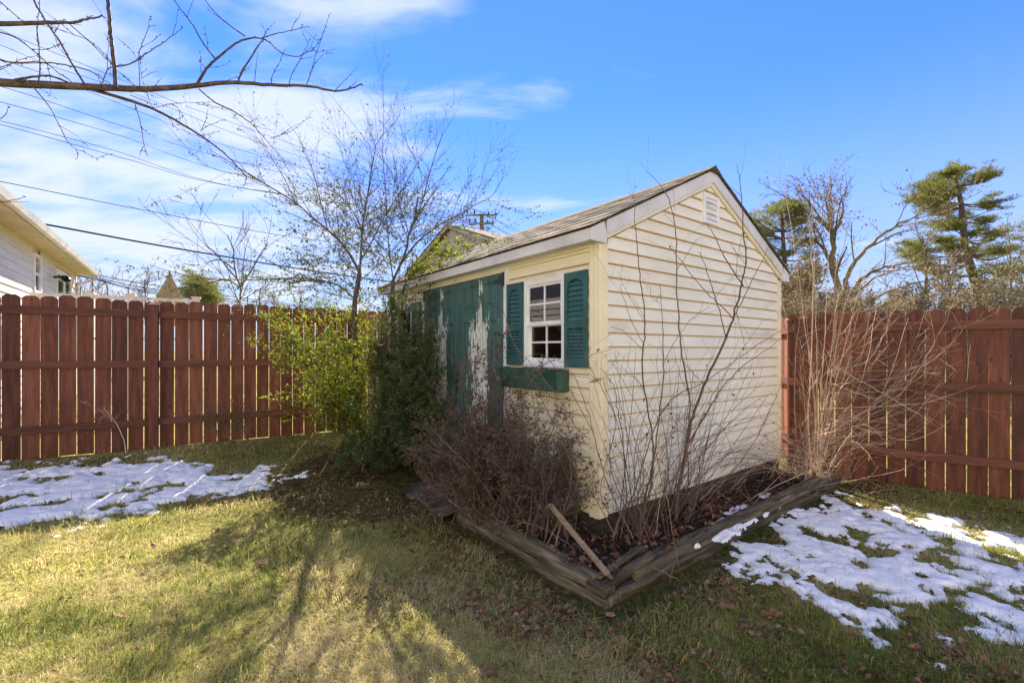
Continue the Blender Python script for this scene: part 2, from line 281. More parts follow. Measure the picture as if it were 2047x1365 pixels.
def door_mat():
    """green paint peeled off white primer in vertical flakes, most along the middle of the leaf"""
    m = bpy.data.materials.new('peeling_green_door_paint'); m.use_nodes = True; t = m.node_tree; L = t.links.new; b = t.nodes['Principled BSDF']
    tcn = t.nodes.new('ShaderNodeTexCoord'); sp = t.nodes.new('ShaderNodeSeparateXYZ'); L(tcn.outputs['Object'], sp.inputs[0])
    def mth(op, a, b_=None, clamp=False):
        x = t.nodes.new('ShaderNodeMath'); x.operation = op; x.use_clamp = clamp
        for i, v in enumerate((a, b_)):
            if v is None: continue
            if hasattr(v, 'node'): L(v, x.inputs[i])
            else: x.inputs[i].default_value = v
        return x.outputs[0]
    def noise(sc_, stretch, det=6, off=(0,0,0)):
        mpn = t.nodes.new('ShaderNodeMapping'); mpn.inputs['Scale'].default_value = stretch; mpn.inputs['Location'].default_value = off; L(tcn.outputs['Object'], mpn.inputs[0])
        n = t.nodes.new('ShaderNodeTexNoise'); n.inputs['Scale'].default_value = sc_; n.inputs['Detail'].default_value = det; n.inputs['Roughness'].default_value = .65; L(mpn.outputs[0], n.inputs['Vector']); return n.outputs[0]
    y = mth('ABSOLUTE', sp.outputs[1])
    cen = t.nodes.new('ShaderNodeMapRange'); cen.interpolation_type = 'SMOOTHSTEP'; L(y, cen.inputs[0]); cen.inputs[1].default_value = .30; cen.inputs[2].default_value = .02; cen.inputs[3].default_value = -.16; cen.inputs[4].default_value = .13
    top = t.nodes.new('ShaderNodeMapRange'); top.interpolation_type = 'SMOOTHSTEP'; L(sp.outputs[2], top.inputs[0]); top.inputs[1].default_value = 1.86; top.inputs[2].default_value = 1.6; top.inputs[3].default_value = -.2; top.inputs[4].default_value = 0
    low = t.nodes.new('ShaderNodeMapRange'); low.interpolation_type = 'SMOOTHSTEP'; L(sp.outputs[2], low.inputs[0]); low.inputs[1].default_value = .2; low.inputs[2].default_value = .8; low.inputs[3].default_value = -.08; low.inputs[4].default_value = 0
    big = noise(3.0, (1, 3.6, .75), 7, (3.1, 1.7, .4)); fine = noise(26, (1, 2, .30), 5)
    f = mth('ADD', mth('ADD', big, mth('MULTIPLY', mth('SUBTRACT', fine, .5), .75)), mth('ADD', cen.outputs[0], mth('ADD', top.outputs[0], low.outputs[0])))
    mask = t.nodes.new('ShaderNodeMapRange'); L(f, mask.inputs[0]); mask.inputs[1].default_value = .525; mask.inputs[2].default_value = .54
    g = t.nodes.new('ShaderNodeValToRGB'); L(noise(9, (1, 2.5, .25), 6), g.inputs[0]); e = g.color_ramp.elements
    e[0].position = .25; e[0].color = (.022,.062,.057,1); e[1].position = .75; e[1].color = (.09,.175,.160,1); k = e.new(.5); k.color = (.042,.108,.100,1)
    wt = t.nodes.new('ShaderNodeValToRGB'); L(noise(18, (1, 2, .4), 6), wt.inputs[0]); e = wt.color_ramp.elements
    e[0].position = .3; e[0].color = (.42,.42,.38,1); e[1].position = .6; e[1].color = (.72,.72,.69,1)
    mx = t.nodes.new('ShaderNodeMix'); mx.data_type = 'RGBA'; L(mask.outputs[0], mx.inputs[0]); L(g.outputs[0], mx.inputs[6]); L(wt.outputs[0], mx.inputs[7]); L(mx.outputs[2], b.inputs['Base Color'])
    b.inputs['Roughness'].default_value = .6
    bm = t.nodes.new('ShaderNodeBump'); bm.inputs['Strength'].default_value = .6; bm.inputs['Distance'].default_value = .002; bm.invert = True; L(mth('ADD', mask.outputs[0], mth('MULTIPLY', fine, .5)), bm.inputs['Height']); L(bm.outputs[0], b.inputs['Normal'])
    return m
m_door = door_mat()

# ------------------------------------------------------------------ ground
def build_ground():
    fx = np.concatenate((np.array([-900,-400,-150,-70,-40,-25,-15]), np.arange(-10, 10.01, .08), np.array([15,25,40,70,150,400,900])))
    fy = np.concatenate((np.array([-400,-100,-30,-10,-4]), np.arange(-1, 12.01, .08), np.array([16,25,40,70,150,400,1500])))
    gx, gy = np.meshgrid(fx, fy, indexing='ij'); z = zg(gx, gy)
    near = (np.abs(gx) < 11) & (gy > -2) & (gy < 13); z = np.where(near, z, .09)
    v = np.stack((gx, gy, z), -1).reshape(-1,3); nx, ny = len(fx), len(fy)
    i = np.arange(nx-1)[:,None]*ny+np.arange(ny-1)[None,:]; q = np.stack((i, i+ny, i+ny+1, i+1), -1).reshape(-1,4)
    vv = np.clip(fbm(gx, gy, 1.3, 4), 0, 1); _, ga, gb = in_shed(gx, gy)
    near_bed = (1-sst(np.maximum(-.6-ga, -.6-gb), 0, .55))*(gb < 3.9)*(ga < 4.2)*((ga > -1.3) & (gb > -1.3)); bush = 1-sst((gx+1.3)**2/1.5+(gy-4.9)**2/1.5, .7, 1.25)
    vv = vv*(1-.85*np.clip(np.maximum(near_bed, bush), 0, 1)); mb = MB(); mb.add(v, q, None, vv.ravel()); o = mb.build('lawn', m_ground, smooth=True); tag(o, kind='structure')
build_ground()

# snow patches -----------------------------------------------------
def poly_sdf(px_, py_, poly):
    P = np.asarray(poly); d = np.full(px_.shape, 1e9); s = np.zeros(px_.shape, bool)
    for i in range(len(P)):
        a = P[i]; b = P[(i+1)%len(P)]; e = b-a; wx = px_-a[0]; wy = py_-a[1]
        t_ = np.clip((wx*e[0]+wy*e[1])/(e@e), 0, 1); d = np.minimum(d, (wx-e[0]*t_)**2+(wy-e[1]*t_)**2)
        c = ((a[1] > py_) != (b[1] > py_)) & (px_ < (b[0]-a[0])*(py_-a[1])/(b[1]-a[1]+1e-12)+a[0]); s ^= c
    return np.where(s, 1, -1)*np.sqrt(d)
SNOW = {
 'left': [gp(*p)[:2] for p in [(-260,990),(-160,935),(0,930),(150,925),(330,920),(430,935),(575,955),(480,985),(400,985),(300,1006),(150,1042),(-40,1072),(-200,1090)]],
 'right': [gp(*p)[:2] for p in [(1465,1100),(1540,1050),(1620,1000),(1690,995),(1800,1030),(1890,1045),(2047,1082),(2250,1130),(2250,1330),(2090,1290),(1960,1250),(1900,1225),(1800,1200),(1740,1185),(1650,1185),(1540,1140)]],
 'right_low': [gp(*p)[:2] for p in [(1720,1232),(1790,1222),(1860,1240),(1850,1258),(1760,1252)]],
 'right_strip': [gp(*p)[:2] for p in [(1860,1190),(1950,1205),(2060,1240),(2060,1262),(1960,1235)]],
}
def snow_f(x, y):
    f = np.full(np.shape(x), -9.)
    for k, P in SNOW.items():
        s = poly_sdf(x, y, P); f = np.maximum(f, np.clip(s/.22, -3, 1.0 if k == 'left' else .85))
    n = fbm(x, y, 5.5, 4)-.5; n2 = fbm(x+9, y-4, 16., 3)-.5
    return f-.32+n*5.6+n2*3.0
def snow_mesh(name, x0, x1, y0, y1, st=.018):
    gx, gy = np.meshgrid(np.arange(x0, x1, st), np.arange(y0, y1, st), indexing='ij')
    f = snow_f(gx, gy); gz = zg(gx, gy)
    h = np.where(f > 0, .034*(1-np.exp(-f*1.1))+np.clip(f,0,1)*.016*(fbm(gx, gy, 7, 3)-.4), f*.03)
    keep = (f > -.6); nx, ny = gx.shape; idx = np.arange(nx*ny).reshape(nx, ny)
    q = np.stack((idx[:-1,:-1], idx[1:,:-1], idx[1:,1:], idx[:-1,1:]), -1).reshape(-1,4)
    k = keep.ravel()[q].all(1); q = q[k]; used = np.unique(q); mp_ = -np.ones(nx*ny, int); mp_[used] = np.arange(len(used))
    v = np.stack((gx, gy, gz+h), -1).reshape(-1,3)[used]; mb = MB(); mb.add(v, mp_[q]); o = mb.build(name, m_snow, smooth=True)
    return tag(o, kind='stuff')
tag(snow_mesh('snow', -6.3, -1.4, 2.9, 5.6), 'melting snow patch on the lawn along the left red fence')
tag(snow_mesh('snow', 1.3, 5.2, 2.0, 4.9), 'patchy melting snow on the grass right of the timber edged bed')

# ------------------------------------------------------------------ fences
def picket_mesh(name, wd=.142, ht=1.83, th=.018, mat=m_fence):
    c = .034; h = wd/2
    poly = [(-h,0),(h,0),(h,ht-c),(h-.008,ht-c*.55),(h-c,ht),(-h+c,ht),(-h+.008,ht-c*.55),(-h,ht-c)]
    mb = MB(); mb.prism(poly, 1, 0, th); me_o = mb.build(name, mat); me = me_o.data; bpy.data.objects.remove(me_o); return me
PK = [picket_mesh('picket', .142), picket_mesh('picket', .1415, 1.824), picket_mesh('picket', .1425, 1.834)]
def fence(name, label, p0, d, length, post_at, base, rail_z=(.33,1.04,1.66), rng_=R, gap=(.0075,.0105), cap=True, slope=0., rows=None):
    n = np.array((d[1], -d[0]));               # camera side
    rz = math.atan2(d[1], d[0])
    root = thing(name, label, 'fence', (p0[0], p0[1], base), rz)
    a = 0.; 
    while a < length:
        me = rng_.choice(PK); wd = .142
        o = link('picket', me, root, (a+wd/2, .001, rng_.uniform(-.012,.012)-slope*0), (rng_.gauss(0,.002), rng_.gauss(0,.0012), rng_.gauss(0,.004)))
        a += wd+rng_.uniform(*gap)
    edges = [0]+[p for p in post_at]+[length]
    for i in range(len(edges)-1):
        for z in rail_z:
            mb = MB(); l = edges[i+1]-edges[i]; ng = max(2, int(l/.3)); xs = np.linspace(edges[i]+.048 if i else edges[i], edges[i+1]-.048 if i < len(edges)-2 else edges[i+1], ng)
            bow = rng_.uniform(-.008,.008); zz_ = z+rng_.uniform(-.006,.006)
            V = []
            for x in xs:
                t_ = (x-edges[i])/l; b_ = bow*math.sin(t_*math.pi)
                V += [(x,-.039,zz_-.043+b_),(x,-.003,zz_-.043+b_),(x,-.003,zz_+.043+b_),(x,-.039,zz_+.043+b_)]
            Q = [(4*k+j, 4*k+(j+1)%4, 4*k+4+(j+1)%4, 4*k+4+j) for k in range(ng-1) for j in range(4)]+[(3,2,1,0),(4*ng-4,4*ng-3,4*ng-2,4*ng-1)]
            mb.add(V, Q); mb.build('rail', m_rail, root)
    for p in post_at:
        mb = MB(); s = .046; y0 = -.060; mb.box((p-s, y0-s, -.1), (p+s, y0+s, 1.76)); po = mb.build('post', m_fence, root)
        mb = MB(); v = [(p-s-.012,y0-s-.012,1.76),(p+s+.012,y0-s-.012,1.76),(p+s+.012,y0+s+.012,1.76),(p-s-.012,y0+s+.012,1.76)]
        v += [(a_,b_,1.776) for a_,b_,_ in v]; v += [(p,y0,1.812)]
        mb.add(v, [(3,2,1,0),(0,1,5,4),(1,2,6,5),(2,3,7,6),(3,0,4,7)], [(4,5,8),(5,6,8),(6,7,8),(7,4,8)]); mb.build('cap', m_rail, po)
    return root
fence('wooden_fence', 'long red stained picket fence along the left with post and three rails', LF0-LFD*2.6, LFD, 11.2, [1.47, 3.87, 6.27, 8.67], .135)
fence('wooden_fence', 'red stained picket fence right of the shed, behind the straw coloured bush', RF0+RFD*-.12, RFD, 4.75, [.155], -.06)
# sunlit leg running back behind the shed
LD2 = np.array((.26, 1.)); LD2 /= np.linalg.norm(LD2)
fl = fence('wooden_fence', 'short sunlit orange red fence leg between shed corner and fence post', RF0+LD2*3.0+np.array((.005,.0)), -LD2, 2.985, [2.93], -.06)
# ------------------------------------------------------------------ shed (local x along the gable wall, y along the door wall, z up)
shed = thing('garden_shed', 'cream vinyl sided shed with green peeling double doors and grey shingled gable roof', 'shed', (SC[0], SC[1], 0), SROT)
EZ, RZ = 2.118, 2.985            # wall top, ridge
SL = (RZ-2.205)/(W/2+.14)        # roof slope
DY0, DY1, DZ0, DZ1 = 1.121, 2.707, .20, 2.05
WY0, WY1, WZ0, WZ1 = .316, .814, 1.228, 1.928
Z0 = .165
def sidebox(lo, hi, mat, name, par=shed): mb = MB(); mb.box(lo, hi); return mb.build(name, mat, par)
# wall cores with openings
mb = MB(); t0, t1 = .004, .06
for a, b, c, d in ((.0,WY0,Z0,EZ),(WY0,WY1,Z0,WZ0),(WY0,WY1,WZ1,EZ),(WY1,DY0,Z0,EZ),(DY0,DY1,DZ1,EZ),(DY1,DY1+.33,Z0,EZ),(DY1+.33,DY1+.828,Z0,WZ0),(DY1+.33,DY1+.828,WZ1,EZ),(DY1+.828,LN,Z0,EZ)): mb.box((t0, a+.004, c), (t1, b-.004 if b == LN else b, d))
mb.build('front_wall', m_header, shed)
mb = MB(); mb.box((W-.06, .004, Z0), (W-.004, LN-.004, EZ)); mb.build('back_wall', m_vinyl, shed)
for y0, y1 in ((.004,.06),(LN-.06,LN-.004)):
    mb = MB(); mb.prism([(.06,Z0),(W-.06,Z0),(W-.06,EZ),(W/2,EZ+SL*(W/2-.06)),(.06,EZ)], 1, y0, y1); mb.build('gable_wall', m_vinyl, shed)
mb = MB(); mb.box((.06,.06,Z0-.06), (W-.06,LN-.06,Z0)); mb.build('floor', m_darkwood, shed)
for y in (.28, .87):
    mb = MB(); mb.box((.061,y,Z0),(.15,y+.04,EZ)); mb.build('stud', m_stake, shed)
# base skids
sidebox((.015,-.004,-.06), (W-.015,.05,Z0+.002), m_darkwood, 'base_board'); sidebox((-.004,.015,-.06), (.05,LN-.015,Z0+.002), m_darkwood, 'base_board')
sidebox((W-.05,.05,-.06), (W+.002,LN,Z0+.002), m_darkwood, 'base_board')
# siding planks: dutch lap profile (outward, height)
EX = .1003
PROF = [(0,.007),(.0185,.007),(.0195,.013),(.0170,.064),(.0085,.080),(.0035,.1073),(0,.1073)]
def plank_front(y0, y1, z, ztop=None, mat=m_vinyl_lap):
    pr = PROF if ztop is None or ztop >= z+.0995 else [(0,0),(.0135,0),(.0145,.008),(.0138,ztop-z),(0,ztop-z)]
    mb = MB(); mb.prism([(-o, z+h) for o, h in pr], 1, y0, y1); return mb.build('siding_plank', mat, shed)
nrow = 0
z = Z0
while z < EZ-.02:
    top = min(EZ-.004, z+EX)
    segs = []
    if z+EX > WZ0-.02 and z < WZ1+.02: segs = [(.078, WY0-.004), (WY1+.004, DY0-.075)]
    else: segs = [(.078, DY0-.075)]
    if z > 2.03: segs = []
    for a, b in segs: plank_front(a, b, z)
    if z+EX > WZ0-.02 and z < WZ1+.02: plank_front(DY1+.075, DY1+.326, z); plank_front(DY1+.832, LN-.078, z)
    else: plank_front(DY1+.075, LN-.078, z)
    z += EX
z = Z0; 
while z < RZ-.1:
    # width available under the rakes at this height
    def xr(zz_): return max(.078, (zz_-EZ)/SL+.02) if zz_ > EZ-.05 else .078
    xa = xr(z); xb = xr(min(z+.1065, RZ))
    if xa < W/2-.03:
        mb = MB()
        V = []; 
        for o, h in PROF:
            x_ = xr(z+h); V.append((x_, -o, z+h))
        for o, h in PROF:
            x_ = W-xr(z+h); V.append((x_, -o, z+h))
        n = len(PROF); mb.add(V, [(i, n+i, n+(i+1)%n, (i+1)%n) for i in range(n)], [(0,i,i+1) for i in range(1,n-1)]+[(n,n+i+1,n+i) for i in range(1,n-1)])
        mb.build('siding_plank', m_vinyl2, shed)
    z += EX
# corner posts, fluted vinyl
def corner(x, y, sx, sy, name='corner_post'):
    mb = MB(); w_ = .078
    for o, a, b in ((.016,0,w_),(.021,.012,.026),(.021,.052,.066)):
        mb.box((min(x, x+sx*-o), min(y+sy*a-(.0 if a else 0), y+sy*b), Z0-.01), (max(x, x+sx*-o), max(y+sy*a, y+sy*b), EZ-.002))
    mb.box((min(x-sx*.018, x+sx*w_), min(y-sy*.018, y), Z0-.008), (max(x-sx*.018, x+sx*w_), max(y-sy*.018, y), EZ-.004))
    for a, b in ((.012,.026),(.052,.066)): mb.box((min(x+sx*a,x+sx*b), min(y-sy*.023,y-.0),Z0-.006),(max(x+sx*a,x+sx*b),max(y-sy*.023,y),EZ-.006))
    return mb.build(name, m_vinyl, shed)
corner(0,0,1,1); corner(W,0,-1,1); corner(0,LN,1,-1)
# frieze strips over the front
for zf, o in ((2.035,.016),(2.062,.021),(2.088,.026)):
    sidebox((-o,.078,zf), (.0,DY0-.075,zf+.024), m_vinyl, 'frieze_strip')
# door trim and header board
sidebox((-.024, DY0-.073, Z0-.01), (.0, DY0-.004, EZ-.005), m_white, 'door_jamb'); sidebox((-.024, DY1+.004, Z0-.01), (.0, DY1+.073, EZ-.005), m_white, 'door_jamb')
sidebox((-.022, DY0-.004, DZ1+.006), (.0, DY1+.004, EZ-.006), m_header, 'door_header')
mb = MB(); yl = 1.94; mb.box((-.0245, yl, 2.066), (-.0225, yl+.085, 2.096)); plt = mb.build('name_plate', m_header, shed)
mb = MB()
for k in range(5): mb.box((-.0258, yl+.012+k*.012, 2.083), (-.0246, yl+.019+k*.012, 2.090))
mb.box((-.0258, yl+.012, 2.074), (-.0246, yl+.072, 2.0765)); mb.build('small_lettering', m_black, plt)
# doors
def door(yc):
    lw, zz0, zz1 = (DY1-DY0)/2-.003, DZ0+.01, DZ1
    root = MB(); h = lw/2; xo = -.012
    root.box((xo,-h,zz0), (xo+.03,h,zz1)); d = root.build('door_leaf', m_door, shed); d.location = (0, yc, 0)
    f = .013
    st = .105; mid = .05
    rails = [(zz0,.36),(.90,1.03),(1.63,1.745),(1.985,zz1)]
    fr = MB()
    for a, b in ((-h,-h+st),(h-st,h),(-mid,mid)): fr.box((xo-f,a,zz0),(xo,b,zz1))
    for a, b in rails:
        for p, q in ((-h+st,-mid),(mid,h-st)): fr.box((xo-f+.0006,p,a),(xo,q,b))
    o = fr.build('frame', m_door, d)
    for p, q in ((-h+st,-mid),(mid,h-st)):
        for a, b in ((.36,.90),(1.03,1.63),(1.745,1.985)):
            pm = MB(); i = .028; j = .05; y0, y1, z0_, z1_ = p+.006, q-.006, a+.006, b-.006
            A = [(xo-.001,y0,z0_),(xo-.001,y1,z0_),(xo-.001,y1,z1_),(xo-.001,y0,z1_)]
            B_ = [(xo-.004+.0,y0+.008,z0_+.008),(xo-.004,y1-.008,z0_+.008),(xo-.004,y1-.008,z1_-.008),(xo-.004,y0+.008,z1_-.008)]
            C_ = [(xo-.0005,y0+i,z0_+i),(xo-.0005,y1-i,z0_+i),(xo-.0005,y1-i,z1_-i),(xo-.0005,y0+i,z1_-i)]
            D_ = [(xo-.010,y0+j,z0_+j),(xo-.010,y1-j,z0_+j),(xo-.010,y1-j,z1_-j),(xo-.010,y0+j,z1_-j)]
            v = A+B_+C_+D_; Q = []
            for r_ in range(3):
                for k in range(4): Q.append((4*r_+k, 4*r_+4+k, 4*r_+4+(k+1)%4, 4*r_+(k+1)%4))
            Q.append((12,15,14,13)); pm.add(v, Q); pm.build('panel', m_door, d)
    return d
door((DY0+(DY0+DY1)/2)/2); dd2 = door((DY1+(DY0+DY1)/2)/2)
mb = MB(); yc = (DY0+DY1)/2; mb.box((-.030,yc-.04,1.00),(-.021,yc+.05,1.045)); mb.tube([(-.03,yc+.02,1.02),(-.06,yc+.02,1.02),(-.065,yc+.02,.97),(-.045,yc-.01,.93)], .008, 5); mb.build('latch', m_black, shed)
for ya, s in ((DY0-.02,1),(DY1+.02,-1)):
    mb = MB(); mb.box((-.031,min(ya,ya+s*.035),1.925),(-.0245,max(ya,ya+s*.035),2.055)); 
    mb.prism([(ya+s*.03,2.03),(ya+s*.17,1.985),(ya+s*.17,1.978),(ya+s*.03,1.94)], 0, -.030, -.0235); mb.build('hinge', m_black, shed)
    mb = MB(); mb.box((-.031,min(ya,ya+s*.035),.90),(-.0245,max(ya,ya+s*.035),1.03)); mb.build('hinge', m_black, shed)
# window
wn = thing('x','x','x'); bpy.data.objects.remove(wn)
mb = MB(); fw = .038
def rect_frame(mb, x0, x1, ya, yb, za, zb, f):
    mb.box((x0,ya,za),(x1,ya+f,zb)); mb.box((x0,yb-f,za),(x1,yb,zb)); mb.box((x0+.0007,ya+f,za),(x1,yb-f,za+f)); mb.box((x0+.0007,ya+f,zb-f),(x1,yb-f,zb))
rect_frame(mb, -.030, .03, WY0, WY1, WZ0, WZ1, fw); win = mb.build('window', m_white, shed)
zm = 1.565
def sash(x0, ya, yb, za, zb, nm):
    mb = MB(); rect_frame(mb, x0, x0+.02, ya, yb, za, zb, .02); s = mb.build(nm, m_white, win)
    ymid = (ya+yb)/2; zmid = (za+zb)/2
    mb = MB(); mb.box((x0+.001,ymid-.007,za+.02),(x0+.015,ymid+.007,zb-.02)); mb.build('glazing_bar', m_white, win)
    mb = MB(); mb.box((x0+.0018,ya+.02,zmid-.007),(x0+.0145,ymid-.007,zmid+.007)); mb.box((x0+.0018,ymid+.007,zmid-.007),(x0+.0145,yb-.02,zmid+.007)); mb.build('glazing_bar', m_white, win)
    for p, q in ((ya+.02,ymid-.007),(ymid+.007,yb-.02)):
        for r_, t_ in ((za+.02,zmid-.007),(zmid+.007,zb-.02)):
            mb = MB(); mb.box((x0+.008,p,r_),(x0+.010,q,t_)); mb.build('pane', m_glass, win)
sash(-.018, WY0+fw, WY1-fw, zm, WZ1-fw, 'upper_sash'); sash(.004, WY0+fw, WY1-fw, WZ0+fw, zm, 'lower_sash')
mb = MB(); mb.box((-.026,WY0+fw,zm-.012),(.0,WY1-fw,zm+.016)); mb.build('meeting_rail', m_white, win)
mb = MB(); mb.box((-.040,WY0-.004,WZ0-.014),(-.0305,WY1+.004,WZ0+.006)); mb.build('sill', m_white, win)
# louvred shutters
def shutter(y0, y1):
    z0_, z1_ = 1.222, 1.932; f = .036; xo = -.021
    mb = MB(); mb.box((xo-.022,y0,z0_),(xo,y0+f,z1_)); mb.box((xo-.022,y1-f,z0_),(xo,y1,z1_))
    mb.box((xo-.0214,y0+f,z0_),(xo,y1-f,z0_+.075)); mb.box((xo-.0214,y0+f,1.515),(xo,y1-f,1.565))
    ym = (y0+y1)/2; hw = (y1-y0)/2-f; n = 12
    pl = [(y0+f, z1_), (y1-f, z1_)] ; arch = [(ym+hw*math.cos(math.pi*k/n), z1_-.088+.032*math.sin(math.pi*k/n)**1.6) for k in range(n+1)]
    for k in range(n):
        a, b = arch[k], arch[k+1]; mb.prism([(a[0], a[1]), (a[0], z1_-.0006), (b[0], z1_-.0006), (b[0], b[1])], 0, xo-.0214, xo)
    mb.box((xo-.002,y0+f,z0_+.075),(xo-.0002,y1-f,z1_-.05)); sh = mb.build('shutter', m_green, shed)
    for za, zb, k in ((z0_+.078,1.512,8),(1.568,z1_-.062,8)):
        for j in range(k):
            zc = za+(zb-za)*(j+.0)/k; hh = (zb-za)/k
            m2 = MB(); m2.prism([(xo-.003,zc+hh*1.25 if j < k-1 else zc+hh*.95),(xo-.018,zc+.004),(xo-.018,zc-.000),(xo-.014,zc-.001),(xo-.0025,zc+hh*1.0 if j < k-1 else zc+hh*.8)], 1, y0+f+.0004, y1-f-.0004)
            m2.build('slat', m_green, sh)
    return sh
shutter(.079, .311); shutter(.820, 1.046)
shutter(DY1+.095, DY1+.32)     # by the second window, left of the doors
mb = MB(); rect_frame(mb, -.030, -.002, DY1+.33, DY1+.33+.498, WZ0, WZ1, fw); w2 = mb.build('window', m_white, shed)
mb = MB(); mb.box((-.014,DY1+.368,WZ0+fw),(-.012,DY1+.79,WZ1-fw)); mb.build('pane', m_glass, w2)
# flower box under the window
mb = MB(); n = 14
fy0, fy1 = .285, 1.0
def fbx(y, z): return y
top = lambda t_: 1.205-.012*math.cos(t_*math.pi*6)
V = []
for k in range(n+1):
    t_ = k/n; y_t = fy0+(fy1-fy0)*t_; y_b = fy0+.02+(fy1-fy0-.07)*t_
    V += [(-.165,y_t,top(t_)),(-.13,y_b,1.035),(-.150,y_t,top(t_)),(-.118,y_b,1.047)]
Q = []
for k in range(n):
    a = 4*k; b = a+4
    Q += [(a,a+1,b+1,b),(a+2,b+2,b+3,a+3),(a,b,b+2,a+2),(a+1,a+3,b+3,b+1)]
mb.add(V, Q)
mb.prism([(-.165,1.195),(-.13,1.035),(-.016,1.035),(-.016,1.2)], 1, fy0-.004, fy0+.012); mb.prism([(-.165,1.195),(-.13,1.035),(-.016,1.035),(-.016,1.2)], 1, fy1-.016, fy1+.002)
mb.box((-.13,fy0+.012,1.036),(-.016,fy1-.05,1.05)); mb.box((-.03,fy0+.012,1.05),(-.016,fy1-.016,1.2)); fb = mb.build('flower_box', m_boxgreen, shed)
mb = MB(); mb.box((-.128,fy0+.013,1.10),(-.03,fy1-.045,1.160)); mb.build('potting_soil', m_bed, fb)
# soffit, fascia, rakes
sidebox((-.118,-.03,EZ-.006),(.0,LN+.05,EZ+.002), m_trim, 'soffit')
sidebox((-.140,-.048,EZ-.012),(-.119,2.16,EZ+.078), m_trim, 'fascia'); sidebox((-.1385,2.163,EZ-.012),(-.119,LN+.07,EZ+.078), m_trim, 'fascia')
sidebox((W+.119,-.048,EZ-.012),(W+.140,LN+.07,EZ+.078), m_trim, 'fascia')
def zroof(x): return 2.200+SL*(min(x, W-x)+.14)
for s in (0, 1):
    fx = (lambda x: x) if s == 0 else (lambda x: W-x)
    mb = MB(); poly = [(fx(-.1395),EZ-.012),(fx(.03),EZ-.012),(fx(.03),zroof(.03)-.115),(fx(.0),zroof(0)-.012),(fx(-.1395),zroof(-.14)-.012)]
    if s: poly = poly[::-1]
    mb.prism(poly, 1, -.052, -.049-.0+.02); mb.build('cornice_return', m_trim, shed)
    mb = MB(); poly = [(fx(.031),zroof(.031)-.118),(fx(W/2),zroof(W/2)-.118),(fx(W/2),zroof(W/2)-.012),(fx(.031),zroof(.031)-.012)]
    if s: poly = poly[::-1]
    mb.prism(poly, 1, -.050, -.028); mb.build('rake_board', m_trim, shed)
    mb = MB(); poly = [(fx(.031),zroof(.031)-.150),(fx(W/2),zroof(W/2)-.150),(fx(W/2),zroof(W/2)-.1185),(fx(.031),zroof(.031)-.1185)]
    if s: poly = poly[::-1]
    mb.prism(poly, 1, -.030, -.004); mb.build('rake_molding', m_vinyl, shed)
    mb = MB(); poly = [(fx(-.142),zroof(-.142)-.012),(fx(W/2),zroof(W/2)-.012),(fx(W/2),zroof(W/2)),(fx(-.142),zroof(-.142))]
    if s: poly = poly[::-1]
    mb.prism(poly, 1, -.055, LN+.08); mb.build('roof', m_darkwood, shed)
# drip edge + shingles
ca = math.atan(SL); ex = .125; nr = int(math.hypot(W/2+.14, RZ-2.205)/ex)+1
rs = np.random.default_rng(5)
TAB = []
for k in range(4):
    mb = MB(); L_ = .31; wv = rs.uniform(-.004,.004,5)
    xs = np.linspace(0,L_,4); V = []
    for i, x in enumerate(xs): V += [(wv[i],x,.0025+.003*rs.random()),(.26,x,.0),(wv[i],x,.0075+.004*rs.random()),(.26,x,.004)]
    Q = []
    for i in range(3): a = 4*i; b = a+4; Q += [(a,a+1,b+1,b),(a+2,b+2,b+3,a+3),(a,b,b+2,a+2)]
    Q += [(0,2,3,1),(12,13,15,14)]
    mb.add(V, Q); o = mb.build('shingle', m_shingle); TAB.append(o.data); bpy.data.objects.remove(o)
for s in (0, 1):
    rr = nr if s == 0 else nr
    for i in range(rr):
        dsl = i*ex-.02; y = -.075-(i%2)*.155+rs.uniform(-.01,.01); 
        while y < LN+.07:
            L_ = .31; x = -.14+dsl*math.cos(ca); 
            if x+.26*math.cos(ca) > W/2+.03 and i == rr-1: pass
            zz_ = zroof(x)+.001+.003*(i%2)
            sc_ = min(1, (W/2-x)/(.26*math.cos(ca))+.02)
            y_a = max(y, -.068); l = min(y+L_-.004, LN+.085)-y_a
            if l > .03 and sc_ > .1:
                o = link('shingle', TAB[rs.integers(4)], shed, (x if s == 0 else W-x, y_a if s == 0 else y_a, zz_), (0, -ca, 0) if s == 0 else (0, ca, 0))
                o.scale = (sc_ if s == 0 else -sc_, l/.31, 1)
            y += L_
mb = MB(); mb.prism([(W/2-.11,zroof(W/2-.11)+.014),(W/2,RZ+.022),(W/2+.11,zroof(W/2-.11)+.014),(W/2+.11,zroof(W/2-.11)+.006),(W/2,RZ+.012),(W/2-.11,zroof(W/2-.11)+.006)], 1, -.07, LN+.085); mb.build('ridge_cap', m_shingle, shed)
# gable vent
vx0, vx1, vz0, vz1 = 1.405-.07, 1.405+.235-.04, 2.485, 2.745
mb = MB()
for a, b, c, d in ((vx0,vx0+.035,vz0,vz1),(vx1-.035,vx1,vz0,vz1),(vx0+.035,vx1-.035,vz0,vz0+.03),(vx0+.035,vx1-.035,vz1-.03,vz1)): mb.box((a,-.034,c),(b,-.001,d))
mb.box((vx0+.035,-.012,vz0+.03),(vx1-.035,-.006,vz1-.03)); ve = mb.build('gable_vent', m_white, shed)
for k in range(4):
    zc = vz0+.034+k*(vz1-vz0-.06)/4; m2 = MB(); m2.prism([(-.012,zc+.045),(-.032,zc+.012),(-.032,zc+.006),(-.010,zc+.038)], 0, vx0+.0355, vx1-.0355); m2.build('louvre', m_white, ve)

